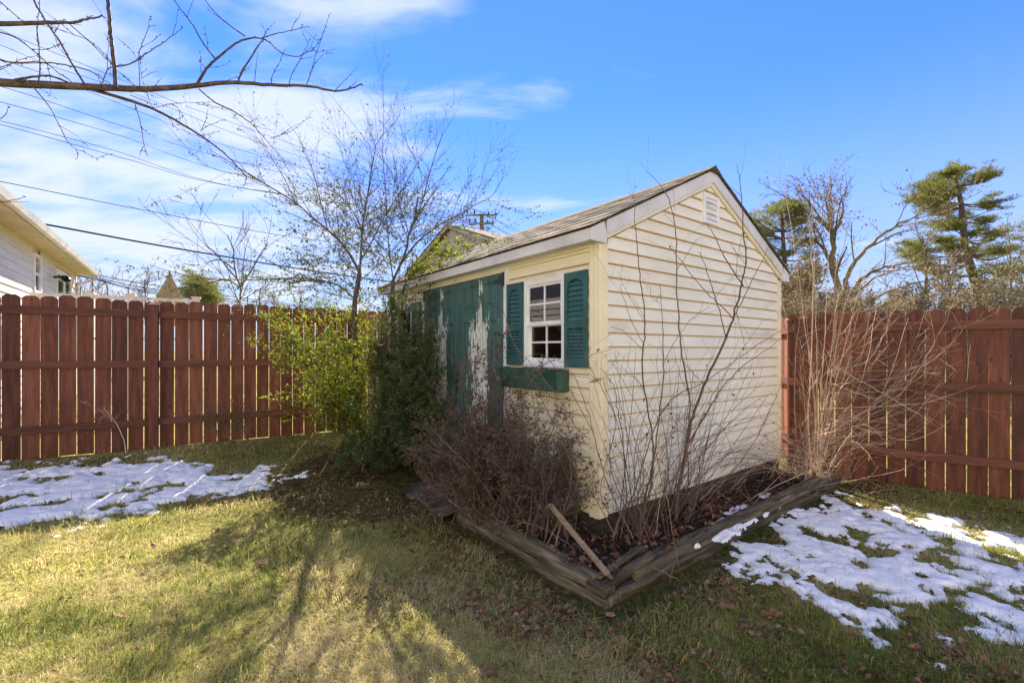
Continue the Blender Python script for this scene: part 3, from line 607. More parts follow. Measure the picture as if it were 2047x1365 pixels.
# ------------------------------------------------------------------ bed, timbers, ramp, stake
def beam(mb, p0, p1, wd, ht, seed, k=14, n=46, rough=.008, grooves=3, taper=0):
    r = np.random.default_rng(seed); p0 = np.array(p0, float); p1 = np.array(p1, float); d = p1-p0; L_ = np.linalg.norm(d); d /= L_
    up = np.array((0,0,1.)); s_ = np.cross(d, up); s_ /= np.linalg.norm(s_); up = np.cross(s_, d)
    th = np.arange(k)/k*2*math.pi+math.pi/4
    c = np.cos(th); s = np.sin(th); e = .28; cx = np.sign(c)*np.abs(c)**e*wd/2; cz = np.sign(s)*np.abs(s)**e*ht/2
    gv = [(r.integers(k), r.uniform(.2,1), r.uniform(0,.5), r.uniform(.5,1)) for _ in range(grooves)]
    V = np.zeros((n+1, k, 3))
    for i in range(n+1):
        t_ = i/n; off = (fbm(np.arange(k)*1.7+seed*9, np.full(k, t_*L_*2.2), 1, 3)-.5)*rough*2.6+(vnoise(np.arange(k)*3.1+seed, np.full(k, t_*L_*.9), 1)-.5)*rough*2
        for g in gv:
            if g[2] < t_ < g[3]: off[g[0]] -= rough*2.2*g[1]*math.sin((t_-g[2])/(g[3]-g[2])*math.pi)**.5
        endr = 1-(.10 if i in (0, n) else 0)
        f = 1+off/(wd/2); V[i] = p0+d*L_*t_+s_*(cx*f*endr)[:,None]+up*(cz*f*endr)[:,None]
    i = np.arange(n)[:,None]*k; j = np.arange(k)[None,:]; jn = (j+1)%k
    Q = np.stack((i+j, i+k+j, i+k+jn, i+jn), -1).reshape(-1,4); v = V.reshape(-1,3)
    v = np.vstack((v, V[0].mean(0), V[-1].mean(0))); T = [(len(v)-2, a, (a+1)%k) for a in range(k)]+[(len(v)-1, n*k+(a+1)%k, n*k+a) for a in range(k)]
    mb.add(v, Q, T)
TC = gp(1210, 1222)[:2]; TL = TC+SU*1.60; TR = TC+SV*3.62
zb = -.09
def timber(name, label, p0, p1, wd, ht, seed, mat=m_timber, loc=None, **k):
    dv = np.asarray(p1)-np.asarray(p0); hl_ = math.hypot(dv[0], dv[1]); az = math.atan2(dv[1], dv[0])
    mb = MB(); beam(mb, (0,0,0), (hl_,0,dv[2]), wd, ht, seed, n=110 if hl_ > 1 else 30, **k); o = mb.build(name, mat, smooth=True); o.location = tuple(p0); o.rotation_euler = (0,0,az)
    return tag(o, label, 'timber')
def P3(p, z): return np.array((p[0], p[1], z))
inn = np.array(-SV*0)
f_in = SV*.055; g_in = SU*.055         # shift of centre line into the bed
tg = 'landscape timbers round the bed'
for (lab, a, b, wd, ht, sd_) in (
  ('lower weathered timber of the bed edge in front of the doors', P3(TC+f_in, zb+.035), P3(TL+f_in, zb+.06), .115, .085, 11),
  ('upper cracked timber of the bed edge in front of the doors', P3(TC+f_in*1.3+SU*.14, zb+.106), P3(TL+f_in*1.3, zb+.128), .115, .070, 12),
  ('lower mossy timber of the bed edge along the snowy side', P3(TC+g_in+SV*.115, zb+.035), P3(TR+g_in, zb+.075), .115, .085, 13),
  ('upper mossy timber of the bed edge along the snowy side', P3(TC+g_in*1.4+SV*.30, zb+.106), P3(TR+g_in*1.4, zb+.145), .112, .070, 14)):
    tag(timber('landscape_timber', lab, a, b, wd, ht, sd_), group=tg)
# end block at the corner and the split rotten slabs lying on it
tag(timber('landscape_timber', 'short split rotten slab lying on the corner of the bed edging', P3(TC+g_in+SV*.05, zb+.115), P3(TC+g_in*1.2+SV*.52, zb+.172), .055, .035, 15, rough=.007), group='split timber slabs')
tag(timber('landscape_timber', 'inner split grey slab lying across the corner of the bed', P3(TC+g_in*2.3+SV*.08, zb+.125), P3(TC+g_in*3.0+SV*.55, zb+.165), .05, .028, 16, rough=.007), group='split timber slabs')
tag(timber('landscape_timber', 'short timber end block under the bed corner', P3(TC+f_in+g_in*.2-SU*.0, zb+.10), P3(TC+f_in+SU*.15, zb+.10), .10, .055, 17), group='split timber slabs')
# moss along the right timber foot
mb = MB()
r = np.random.default_rng(4); nm = 5200
s_ = np.clip(r.beta(1.1,1.5,nm),0,1)*3.2; o_ = -np.abs(r.normal(0,.03,nm)); hgt = r.random(nm)
side = r.random(nm) < .16
P = TC+np.outer(s_, SV)+np.outer(-o_*0, SU)-np.outer(np.abs(o_), SU); zt = zg(P[:,0], P[:,1])
P2 = TC-SV*.0+np.outer(r.random(nm)*.5, SU)-np.outer(np.abs(o_)*.6, SV)
P[side] = P2[side]; zt = zg(P[:,0], P[:,1])
low = fbm(P[:,0]*1.0, P[:,1], 5, 3) > .47
P = P[low]; zt = zt[low]; k = len(P); a = r.random(k)*6.28; s2 = r.uniform(.006,.013,k)
c0 = np.column_stack((P, zt-.002)); d = np.column_stack((np.cos(a), np.sin(a), np.zeros(k)))*s2[:,None]; e = np.column_stack((-np.sin(a), np.cos(a), np.zeros(k)))*s2[:,None]; u = np.array((0,0,1.))*(.008+.018*r.random(k))[:,None]
V = np.stack((c0+d, c0-d*.5+e, c0-d*.5-e, c0+u), 1).reshape(-1,3); b_ = np.arange(k)[:,None]*4
T = np.concatenate((b_+np.array([[0,1,3]]), b_+np.array([[1,2,3]]), b_+np.array([[2,0,3]])))
mb.add(V, None, T); tag(mb.build('moss', m_moss), 'green moss at the foot of the bed timbers', kind='stuff')
# bed soil
nx_, ny_ = 90, 60
def bed_z(x, y): return .005+.045*fbm(x, y, 3.5, 4)
mb = MB()
for (A0, a0, a1, b0, b1) in ((None, 0.03, 3.1, -.465, .02), (None, -.475, .03, -.465, 1.08)):
    na = max(8, int((a1-a0)/.04)); nb = max(8, int((b1-b0)/.04)); ga, gb = np.meshgrid(np.linspace(a0, a1, na), np.linspace(b0, b1, nb), indexing='ij')
    x = SC[0]+SV[0]*ga+SU[0]*gb; y = SC[1]+SV[1]*ga+SU[1]*gb; z_ = bed_z(x, y)
    # keep inside the timber corner
    idx = np.arange(na*nb).reshape(na, nb); q = np.stack((idx[:-1,:-1], idx[1:,:-1], idx[1:,1:], idx[:-1,1:]), -1).reshape(-1,4)
    mb.add(np.stack((x, y, z_), -1).reshape(-1,3), q)
tag(mb.build('garden_bed_soil', m_bed, smooth=True), kind='structure')
# small snow patches inside the bed
mb = MB()
for (cx_, cy_, la, lb, ang) in ((1485,1028,.50,.085,0),(1440,1052,.16,.10,0),(1618,958,.15,.055,0),(1475,1010,.20,.05,.1),(1530,985,.10,.04,0),(1330,1100,.05,.03,0),(1392,1082,.03,.02,0)):
    Y = (CAMH-.055)*FPX/(cy_-HORY); X = (cx_-CX)/FPX*Y
    gx, gy = np.meshgrid(np.linspace(-1.3,1.3,50), np.linspace(-1.3,1.3,34), indexing='ij')
    f = 1-np.sqrt(gx**2+gy**2)+(fbm(gx*la*8+cx_, gy*lb*8, 1.6, 3)-.5)*1.1
    x = X+SV[0]*gx*la+SU[0]*gy*lb; y = Y+SV[1]*gx*la+SU[1]*gy*lb; z_ = bed_z(x, y)+np.where(f > 0, .018*(1-np.exp(-f*4)), -.01)
    idx = np.arange(50*34).reshape(50,34); q = np.stack((idx[:-1,:-1], idx[1:,:-1], idx[1:,1:], idx[:-1,1:]), -1).reshape(-1,4); q = q[(f > -.1).ravel()[q].all(1)]
    mb.add(np.stack((x, y, z_), -1).reshape(-1,3), q)
tag(mb.build('snow', m_snow, smooth=True), 'thin remnants of snow lying inside the planting bed', kind='stuff')
# ramp in front of the doors
ramp_ = thing('wooden_ramp', 'dark rotting board ramp on the ground in front of the green doors', 'ramp', (SC[0], SC[1], 0), SROT)
rr = random.Random(3); y = 1.11
while y < 1.95:
    wd = rr.uniform(.13,.15); mb = MB(); e0 = rr.uniform(-.70,-.62)
    beam(mb, (e0, y+wd/2, -.02+rr.uniform(-.006,.006)), (-.03, y+wd/2, .125), wd, .032, int(y*100), k=10, n=20, rough=.004, grooves=2); mb.build('board', m_plank, ramp_, smooth=True); y += wd+.006
# leaning stake
mb = MB(); a = pt(1099, 1008, 3.02); b = pt(1216, 1148, 2.56); beam(mb, b, a, .034, .018, 77, k=8, n=24, rough=.0015, grooves=1); tag(mb.build('wooden_stake', m_stake, loc=b), 'bare wooden stake leaning across the bed near the timber corner', 'stake')
# ------------------------------------------------------------------ plant helpers
def unit(v): return v/(np.linalg.norm(v)+1e-9)
def smooth_path(P, n=4):
    P = np.asarray(P, float)
    if len(P) < 3: return P
    out_ = []
    for i in range(len(P)-1):
        p0 = P[max(i-1,0)]; p1 = P[i]; p2 = P[i+1]; p3 = P[min(i+2,len(P)-1)]
        for k in range(n):
            t_ = k/n; out_.append(.5*((2*p1)+(-p0+p2)*t_+(2*p0-5*p1+4*p2-p3)*t_**2+(-p0+3*p1-3*p2+p3)*t_**3))
    out_.append(P[-1]); return np.array(out_)
def wander(r, p, d, L_, n, wob, trop=0.):
    P = [np.array(p, float)]; d = unit(np.array(d, float)); s_ = L_/n
    for _ in range(n):
        d = unit(d+r.normal(0, wob, 3)+np.array((0,0,trop))); P.append(P[-1]+d*s_)
    return np.array(P)
def rotdir(r, d, ang, flat=None):
    d = unit(d); x = unit(np.cross(d, r.normal(0,1,3))); 
    return unit(d*math.cos(ang)+x*math.sin(ang))
def grow(mb, store, P, r0, r1, lv, S, r, k=5):
    """tube along P, children from its length; S: list of dicts per level"""
    n = len(P); rad = np.linspace(r0, r1, n); mb.tube(P, rad, k if r0 > .004 else 3, r.random())
    store.append((lv, P))
    if lv >= len(S): return
    q = S[lv]; L_ = np.linalg.norm(np.diff(P, axis=0), axis=1).sum(); m = max(0, int(round(q['n']*L_*r.uniform(.75,1.25))))
    for _ in range(m):
        t_ = q.get('t0',.15)+(1-q.get('t0',.15))*r.random(); i = min(int(t_*(n-1)), n-2); f = t_*(n-1)-i
        p = P[i]*(1-f)+P[i+1]*f; d = unit(P[i+1]-P[i]); dd = rotdir(r, d, math.radians(r.uniform(*q['ang'])))
        if 'bias' in q: dd = unit(dd+np.array(q['bias']))
        l = r.uniform(*q['len'])*(1-.45*t_); rr_ = min(rad[i]*q.get('rf',.6), q.get('rmax',.01))
        grow(mb, store, wander(r, p, dd, l, q.get('seg',5), q.get('wob',.12), q.get('trop',.02)), rr_, max(rr_*.35, q.get('rmin',.0008)), lv+1, S, r, 4)
def leaves(mb, pos, d, L_, r, wr=.5, val=None, fold=.25):
    n = len(pos); 
    if n == 0: return
    d = d/(np.linalg.norm(d, axis=1)[:,None]+1e-9); q = r.normal(0,1,(n,3)); s_ = np.cross(d, q); s_ /= np.linalg.norm(s_, axis=1)[:,None]+1e-9; u = np.cross(s_, d)
    L_ = L_*r.uniform(.65,1.25,n)[:,None]; w_ = L_*wr/2
    A = pos; T_ = pos+d*L_+u*L_*.05; m = pos+d*L_*.48-u*L_*.0; B = m+s_*w_+u*w_*fold; C_ = m-s_*w_+u*w_*fold
    V = np.stack((A,B,T_,C_), 1).reshape(-1,3); b_ = np.arange(n)[:,None]*4
    mb.add(V, None, np.concatenate((b_+np.array([[0,1,2]]), b_+np.array([[0,2,3]]))), np.repeat(r.random(n) if val is None else val, 4))
def leaf_on(store, lvs, dens, r, t0=.1, spread=.9, jit=.004):
    pos = []; dr = []
    for lv, P in store:
        if lv not in lvs: continue
        seg = np.diff(P, axis=0); L_ = np.linalg.norm(seg, axis=1); tot = L_.sum(); m = r.poisson(dens*tot)
        if m == 0: continue
        t_ = t0+(1-t0)*r.random(m); i = np.minimum((t_*len(seg)).astype(int), len(seg)-1); f = t_*len(seg)-i
        p = P[i]+seg[i]*f[:,None]; d = seg[i]/L_[i][:,None]; pos.append(p+r.normal(0,jit,(m,3))); dr.append(d*.6+r.normal(0,spread*.6,(m,3)))
    if not pos: return np.zeros((0,3)), np.zeros((0,3))
    return np.concatenate(pos), np.concatenate(dr)

# ------------------------------------------------------------------ bare cherry tree reaching in from the left (trunk stands left of the frame)
r = np.random.default_rng(21)
cher = thing('cherry_tree', 'bare cherry branches with dark buds crossing the sky at upper left', 'tree', (-4.6, 2.6, float(zg(-4.6,2.6))))
cb = np.array(cher.location)
def cpx(L_, Y0, Y1): 
    n = len(L_); return np.array([pt(a, b, Y0+(Y1-Y0)*i/max(1,n-1)) for i, (a, b) in enumerate(L_)])
mb = MB(); twig = MB(); buds = MB(); st = []
start = pt(-60, 152, 2.45)
trk = smooth_path([cb, cb+(0,0,.7), cb+(.12,-.02,1.5), cb+(.35,-.05,2.1), np.array((-3.4,2.5,2.75)), start]); 
mb.tube(trk, np.linspace(.095,.030,len(trk)), 9)
other = smooth_path([cb+(.2,0,1.7), cb+(.1,.2,2.6), cb+(.3,.5,3.4), cb+(.5,.6,4.2)]); mb.tube(other, np.linspace(.06,.02,len(other)), 7)
mb.build('trunk', m_bark_cherry, cher, True, loc=cb*0).matrix_parent_inverse = Matrix.Translation(-Vector(cb))
main = [([(-60,152),(0,165),(110,171),(220,176),(300,178),(390,172),(460,165),(540,170),(620,173),(680,182),(724,168)],2.45,3.1,.0245,.004),
 ([(-60,45),(0,48),(80,46),(140,46),(180,38),(206,32)],2.3,2.5,.014,.003),
 ([(213,-20),(218,30),(222,80),(228,130),(231,176)][::-1],2.6,2.6,.0105,.009),
 ([(180,178),(262,202),(315,222),(370,252),(420,285),(460,318),(490,350),(510,362)],2.62,3.5,.0105,.002),
 ([(392,172),(402,155),(415,135),(440,112),(470,88),(500,77),(530,80),(560,104),(590,113),(625,102)],2.85,3.1,.009,.0022),
 ([(520,78),(550,68),(590,60),(620,53)],3.05,3.1,.004,.0015),
 ([(490,73),(455,48),(425,20),(402,-10)],2.95,2.8,.0045,.0022),
 ([(430,118),(405,85),(385,50),(360,18),(340,-10)],2.9,2.7,.005,.0025),
 ([(475,166),(485,140),(500,118),(515,93),(530,78)],2.9,3.0,.006,.003),
 ([(612,172),(620,150),(630,115),(645,70),(660,24)],3.05,3.15,.0035,.0012),
 ([(618,150),(632,125),(650,106),(674,98)],3.1,3.1,.002,.001),
 ([(577,170),(585,145),(600,120),(612,95),(620,76)],3.0,3.0,.003,.0012),
 ([(542,170),(545,150),(556,130),(570,100)],2.98,3.0,.003,.0012),
 ([(228,134),(260,128),(290,108),(320,90),(345,72),(366,56)],2.6,2.7,.004,.0015),
 ([(170,170),(148,135),(120,85),(90,40),(60,-10)],2.55,2.3,.0055,.004),
 ([(398,178),(430,205),(470,225),(505,250),(530,278),(560,312),(580,345)],2.9,3.4,.0055,.0018),
 ([(540,277),(575,265),(605,245),(627,220)],3.2,3.3,.0022,.001),
 ([(268,203),(278,235),(288,285),(294,313)],2.65,2.65,.003,.0012),
 ([(66,174),(100,215),(118,250),(140,290),(170,305),(195,319)],2.5,2.7,.0035,.0012),
 ([(30,160),(60,155),(90,152),(120,158),(140,168)],2.5,2.6,.007,.004),
 ([(-30,110),(20,125),(80,125),(140,132),(190,148),(230,176)],2.3,2.6,.004,.003),
 ([(-20,60),(30,75),(70,105),(110,140),(150,168)],2.3,2.6,.0035,.003),
 ([(280,176),(278,120),(281,95),(295,60),(300,30)],2.7,2.8,.003,.0012),
 ([(300,205),(290,175),(283,150),(280,110)],2.75,2.75,.0025,.0012),
 ([(75,174),(80,140),(78,100),(74,60),(78,20),(80,-10)],2.5,2.5,.0035,.0015),
 ([(-10,-5),(30,30),(50,46)],2.4,2.4,.003,.002),
 ([(200,178),(215,140),(225,130),(190,90),(150,70),(80,50)],2.6,2.4,.0032,.0012),
 ([(-30,138),(0,135),(40,120),(78,110)],2.4,2.45,.003,.001),
 ([(140,50),(175,80),(215,120),(245,150),(275,176)],2.45,2.7,.003,.002),
 ([(260,190),(285,200),(300,207),(310,215),(340,208),(380,205),(430,204)],2.7,2.9,.0025,.001),
 ([(340,208),(355,215),(370,240),(380,270)],2.8,2.9,.0022,.001),
 ([(400,262),(420,250),(450,239)],2.95,3.0,.002,.001),
 ([(-10,405),(15,403),(52,393)],2.6,2.7,.003,.0012),
 ([(-10,245),(8,232),(16,222),(15,210)],2.0,2.0,.0018,.001)]
for L_, a, b, r0, r1 in main:
    P = smooth_path(cpx(L_, a, b), 5); P = P+r.normal(0,.0025,P.shape)*np.linspace(0,1,len(P))[:,None]
    twig.tube(P, np.linspace(r0, r1, len(P)), 8 if r0 > .008 else 5); st.append((0, P))
    if r0 < .02:
        L3 = np.linalg.norm(np.diff(P, axis=0), axis=1).sum(); m = int(L3*7)
        for _ in range(m):
            i = r.integers(1, len(P)-1); d = rotdir(r, P[i]-P[i-1], math.radians(r.uniform(30,65))); d[1] *= .5; l = r.uniform(.03,.20)
            Q = wander(r, P[i], d, l, 5, .14, .04); twig.tube(Q, np.linspace(.0019,.0009,6), 4); st.append((1, Q))
    else:
        for _ in range(9):
            i = r.integers(2, len(P)-2); d = rotdir(r, P[i]-P[i-1], math.radians(r.uniform(40,80))); d[2] = abs(d[2]); Q = wander(r, P[i], d, r.uniform(.08,.3), 6, .13, .03); twig.tube(Q, np.linspace(.0024,.001,7), 4); st.append((1, Q))
pos, dr = leaf_on(st, (0,1), 26, r, .1, .8, .001)
for p, d in zip(pos, dr):
    d = unit(d); buds.tube([p, p+d*.004, p+d*.009, p+d*.013], [.0012,.0026,.0022,.0004], 4)
for m_, nm, mt in ((twig,'branches',m_bark_cherry),(buds,'buds',m_darkstem)):
    o = m_.build(nm, mt, cher, True); o.matrix_parent_inverse = Matrix.Translation(-Vector(cb))
o['kind'] = 'stuff'
def plant_thing(name, label, cat, base, group=None):
    t_ = thing(name, label, cat, tuple(base), 0, group); return t_
def attach(mb, nm, mt, root, smooth=False, stuff=False):
    o = mb.build(nm, mt, root, smooth); o.matrix_parent_inverse = Matrix.Translation(-root.location)
    if stuff: o['kind'] = 'stuff'
    return o

# ------------------------------------------------------------------ tall thin tree rising out of the shrubs
r = np.random.default_rng(33)
base = gp(712, 905); Yt = 5.35
tree = plant_thing('young_tree', 'half bare multi-limbed tree with sparse small leaves rising between shrub and shed', 'tree', pt(715, 0, Yt)*np.array((1,1,0))+np.array((0,0,.05)))
mb = MB(); st = []
limbs = [ # photo path, distances, radii
 ([(716,925),(712,800),(710,680),(709,610),(714,575),(719,545)],5.35,5.30,.034,.025),
 ([(719,545),(700,510),(680,483),(655,460),(625,435),(590,405),(550,380),(500,350),(460,325),(420,300)],5.3,4.7,.017,.003),
 ([(719,545),(722,500),(724,460),(730,420),(738,370),(746,320),(752,290)],5.3,5.5,.015,.004),
 ([(752,290),(765,270),(785,250),(800,230)],5.5,5.6,.004,.0015),
 ([(722,520),(745,480),(765,440),(790,400),(815,360),(850,300),(880,260)],5.3,5.9,.009,.002),
 ([(705,595),(690,580),(670,568),(640,560),(600,556),(560,557),(500,560),(440,558),(400,555),(350,545),(300,530)],5.3,4.7,.011,.002),
 ([(708,600),(670,590),(630,577),(590,573),(555,582),(520,598)],5.3,5.0,.006,.0015),
 ([(800,900),(792,760),(786,660),(784,600),(786,560)],5.2,5.2,.026,.020),
 ([(786,560),(778,500),(774,450),(772,400),(768,350),(765,300),(767,220),(763,150)],5.2,5.3,.009,.0015),
 ([(786,560),(800,530),(813,495),(817,470),(830,440),(845,400),(858,350),(870,310),(885,270),(910,230)],5.2,5.5,.016,.002),
 ([(817,470),(812,450),(800,415),(795,380),(780,340),(745,300),(700,240),(660,190)],5.3,5.6,.007,.0012),
 ([(845,400),(840,340),(815,290),(795,240),(780,215)],5.4,5.7,.005,.001),
 ([(803,525),(825,495),(850,470),(885,445),(915,430),(950,410),(985,390),(1000,365)],5.2,4.8,.013,.002),
 ([(885,445),(930,420),(960,370),(970,330),(990,290)],5.0,4.9,.005,.001),
 ([(870,460),(900,452),(940,455),(975,462),(1000,470)],4.95,4.5,.005,.001),
 ([(590,405),(570,360),(540,310),(520,270),(500,230)],4.95,4.8,.006,.001),
 ([(655,460),(640,400),(625,340),(600,280),(570,240)],5.1,5.2,.007,.001),
 ([(680,483),(650,420),(700,370),(690,300),(650,250)],5.2,5.4,.005,.001),
 ([(724,460),(690,400),(640,370),(590,330),(530,310)],5.3,5.3,.006,.001),
 ([(730,420),(700,350),(680,300),(665,240)],5.35,5.5,.005,.001),
 ([(500,350),(450,345),(410,330),(380,310)],4.8,4.6,.003,.001),
]
S = [dict(n=12,ang=(18,52),len=(.35,.95),seg=7,wob=.06,trop=.035,rf=.5,rmax=.0045,t0=.18,rmin=.0009),
     dict(n=7,ang=(20,55),len=(.12,.40),seg=4,wob=.09,trop=.02,rf=.55,rmax=.0018,t0=.12,rmin=.0008)]
for _ in range(34):
    y0 = r.uniform(455, 640); side = r.random() < .55; x0 = (718 if side else 788)+r.uniform(-4,4); x = x0+r.choice([-1,1])*r.uniform(35,125); y = y0-r.uniform(20,130); Y1 = 5.3+r.uniform(-.8,.8)
    limbs.append(([(x0,y0),((x0+x)/2,(y0+y)/2+r.uniform(-10,14)),(x,y)],5.3,Y1,r.uniform(.003,.006),.001))
for L_, a, b, r0, r1 in limbs:
    P = smooth_path(cpx(L_, a, b), 4)
    if r0 > .02 :
        mb.tube(P, np.linspace(r0, r1, len(P)), 8, r.random()); st.append((0,P)); continue
    grow(mb, st, P, r0, r1, 0, S, r, 6)
attach(mb, 'branches', m_bark, tree, True)
lf = MB()
P1 = [s_ for s_ in st if s_[0] >= 1]
# leafier low and towards the right
pos, dr = leaf_on(P1, (1,2), 30, r, .2, 1.0, .006)
pz = (pos[:,2]-1.35)/pos[:,1]*900; keep = r.random(len(pos)) < np.clip(1.3-(pz-60)/280, .12, 1)
leaves(lf, pos[keep], dr[keep]-np.array((0,0,.4)), .030, r, .5, np.clip(r.normal(.42,.24,keep.sum()),0,1))
attach(lf, 'foliage', m_leaf_sparse, tree, False, True)

# ------------------------------------------------------------------ sunlit privet shrub and dark evergreen
def shrub(name, label, cat, base, targets, S, stem_r, leaf_mat, stem_mat, dens, lsize, seed, bj=.06, val=(.45,.25), lvs=(1,2), wr=.5, k=5, spread=1., group=None, sag=0., fol='foliage'):
    r = np.random.default_rng(seed); root = plant_thing(name, label, cat, base, group); mb = MB(); st = []
    for tg_ in targets:
        b0 = np.array(base)+r.normal(0,bj,3)*np.array((1,1,0)); tg_ = np.array(tg_, float); mid = b0+(tg_-b0)*.5+np.array((0,0,.16*np.linalg.norm((tg_-b0)[:2])+.02-sag))+r.normal(0,.05,3)
        P = smooth_path([b0, b0+(mid-b0)*.5+r.normal(0,.02,3), mid, mid+(tg_-mid)*.6+r.normal(0,.03,3), tg_], 4); grow(mb, st, P, stem_r*r.uniform(.7,1.2), .0014, 0, S, r, k)
    attach(mb, 'stems', stem_mat, root, True)
    if dens:
        lf = MB(); pos, dr = leaf_on(st, lvs, dens, r, .08, spread, .006); leaves(lf, pos, dr, lsize, r, wr, np.clip(r.normal(val[0], val[1], len(pos)), 0, 1)); attach(lf, fol, leaf_mat, root, False, True)
    return root, st
r = np.random.default_rng(5)
T = []
for (x, y, Y) in [(520,690,4.9),(520,628,5.2),(545,690,5.1),(560,620,5.4),(590,600,5.6),(600,640,5.3),(570,650,5.0),(560,720,4.8),(600,750,4.7),(580,770,4.9),(620,800,4.7),(600,830,4.8),(650,600,5.5),(680,590,5.3),(640,640,4.9),(660,660,5.0),(690,640,5.1),(720,600,5.2),(740,620,5.1),(700,680,4.8),(650,700,4.7),(620,690,4.9),(640,740,4.6),(680,740,4.6),(720,690,4.8),(740,720,4.8),(620,860,4.7),(650,880,4.7),(600,790,5.2),(555,800,5.1),(700,800,4.5),(660,780,4.5),(735,660,5.2),(745,610,5.4),(710,760,4.6),(690,850,4.5),(730,830,4.5),(640,830,4.6),(580,700,5.3),(630,610,5.6),(540,640,5.0),(560,680,4.9),(610,720,4.7),(670,620,5.2),(700,610,5.5),(750,680,5.0),(670,700,4.8),(600,670,5.1)]: T.append(pt(x, y, Y))
Sh = [dict(n=11,ang=(18,55),len=(.12,.42),seg=5,wob=.08,trop=.02,rf=.5,rmax=.0028,t0=.3,rmin=.0008),
      dict(n=10,ang=(25,60),len=(.05,.16),seg=3,wob=.08,rf=.6,rmax=.0013,t0=.1,rmin=.0007)]
b0 = gp(722, 905)
shrub('privet_shrub', 'bright yellow green small leaved shrub arching over the left red fence', 'shrub', b0, T, Sh, .0062, m_leaf_green, m_brownstem, 80, .026, 51, .06, (.60,.24), lvs=(1,2), wr=.55)
T = []
rr = np.random.default_rng(8)
for _ in range(105):
    y = rr.uniform(585, 925); t_ = (y-585)/340; half = 40+55*min(1,t_*1.35); cxp = 815-18*t_; 
    x = cxp+rr.uniform(-1,1)*half; 
    if y > 860: x = cxp+rr.uniform(-1,.75)*half
    T.append(pt(x, y, rr.uniform(4.55,5.2)-.2*t_+(.35 if x < 780 else 0)))
for _ in range(16): T.append(pt(rr.uniform(655,860), rr.uniform(868,925), rr.uniform(4.45,5.3)))
for _ in range(22): T.append(pt(rr.uniform(690,890), rr.uniform(780,920), rr.uniform(4.3,5.1)))
b1 = gp(800, 925)
Sd = [dict(n=15,ang=(18,60),len=(.10,.34),seg=5,wob=.1,trop=.02,rf=.5,rmax=.0026,t0=.25,rmin=.0008),
      dict(n=12,ang=(25,65),len=(.05,.13),seg=3,wob=.08,rf=.6,rmax=.0013,t0=.1,rmin=.0007)]
shrub('evergreen_shrub', 'tall dense dark green evergreen shrub partly covering the left green door', 'shrub', b1, T, Sd, .0062, m_leaf_dark, m_darkstem, 110, .026, 52, .06, (.45,.26), lvs=(1,2), wr=.5)
# climbing leaves over the eave right of the tree (sprays hanging in front of the roof)
T = [pt(x, y, Y) for x, y, Y in [(900,500,4.7),(930,480,4.7),(960,470,4.65),(985,480,4.6),(880,530,4.7),(850,545,4.75),(915,470,4.8),(945,500,4.6),(870,500,4.8),(830,560,4.8)]]
Sv = [dict(n=9,ang=(20,60),len=(.06,.2),seg=4,wob=.1,rf=.6,rmax=.0016,t0=.45,rmin=.0008)]
r = np.random.default_rng(61); mb = MB(); st2 = []
for t_ in T:
    P = smooth_path([pt(803,600,5.0), pt(815,560,4.95), (pt(815,560,4.95)+t_)/2+np.array((0,0,.06)), t_], 5); grow(mb, st2, P, .0035, .001, 0, Sv, r, 4)
lf = MB(); pos, dr = leaf_on(st2, (0,1), 42, r, .45, 1, .01); leaves(lf, pos, dr, .034, r, .7, np.clip(r.normal(.68,.2,len(pos)),0,1))
vine = plant_thing('climbing_vine', 'bright green heart leaved vine sprays reaching over the shed eave', 'vine', b1+np.array((.04,.1,0)))
mb.tube(smooth_path([b1+np.array((.04,.1,0)), pt(806,800,5.0), pt(800,700,5.02), pt(803,600,5.0)]), .005, 5)
attach(mb, 'stems', m_bark, vine, True); attach(lf, 'foliage', m_leaf_green, vine, False, True)

# ------------------------------------------------------------------ purple brown shrubs in the front bed
Sa = [dict(n=17,ang=(18,55),len=(.10,.34),seg=4,wob=.13,trop=.03,rf=.6,rmax=.0024,t0=.22,rmin=.0008),
      dict(n=15,ang=(20,60),len=(.04,.12),seg=3,wob=.15,trop=.02,rf=.7,rmax=.0012,t0=.15,rmin=.0007)]
rr = np.random.default_rng(9)
def bedp(a, b): p = SC+SV*a+SU*b; return np.array((p[0], p[1], float(bed_z(p[0], p[1]))))
T = []
for _ in range(64):
    x = rr.uniform(975, 1200); hi = 775+abs(x-1065)*1.0; y = rr.uniform(hi, hi+230); T.append(pt(x, y, rr.uniform(2.95,3.6)))
for x, y in [(1165,820),(1195,860),(1210,930),(1230,1010),(1050,752),(1075,745),(1062,770),(1105,775),(1040,800),(1130,820),(1180,900),(1195,940),(1165,860),(1205,1000),(1150,960)]: T.append(pt(x, y, rr.uniform(3.0,3.5)))
shrub('azalea_bush', 'dense twiggy purple brown bush below the window box', 'shrub', bedp(-.30,.34), T, Sa, .0045, m_leaf_purple, m_darkstem, 48, .025, 71, .13, (.42,.25), lvs=(1,2), wr=.38)
T = []
for _ in range(62):
    x = rr.uniform(845, 1040); hi = 840-(x-850)*.45 if x < 990 else 780; y = rr.uniform(hi, hi+190); T.append(pt(x, y, rr.uniform(3.3,4.1)))
for x, y in [(920,735),(968,700),(885,770),(835,850),(820,900),(940,715),(1005,660),(935,750),(950,735),(985,760),(1003,700),(880,800),(860,850),(845,880),(900,830),(830,905),(862,935),(880,960),(850,900)]: T.append(pt(x, y, rr.uniform(3.5,4.0)))
shrub('azalea_bush', 'looser reddish purple bush in front of the right green door', 'shrub', bedp(-.36,.86), T, Sa, .0042, m_leaf_purple, m_darkstem, 44, .027, 72, .14, (.55,.27), lvs=(1,2), wr=.38)

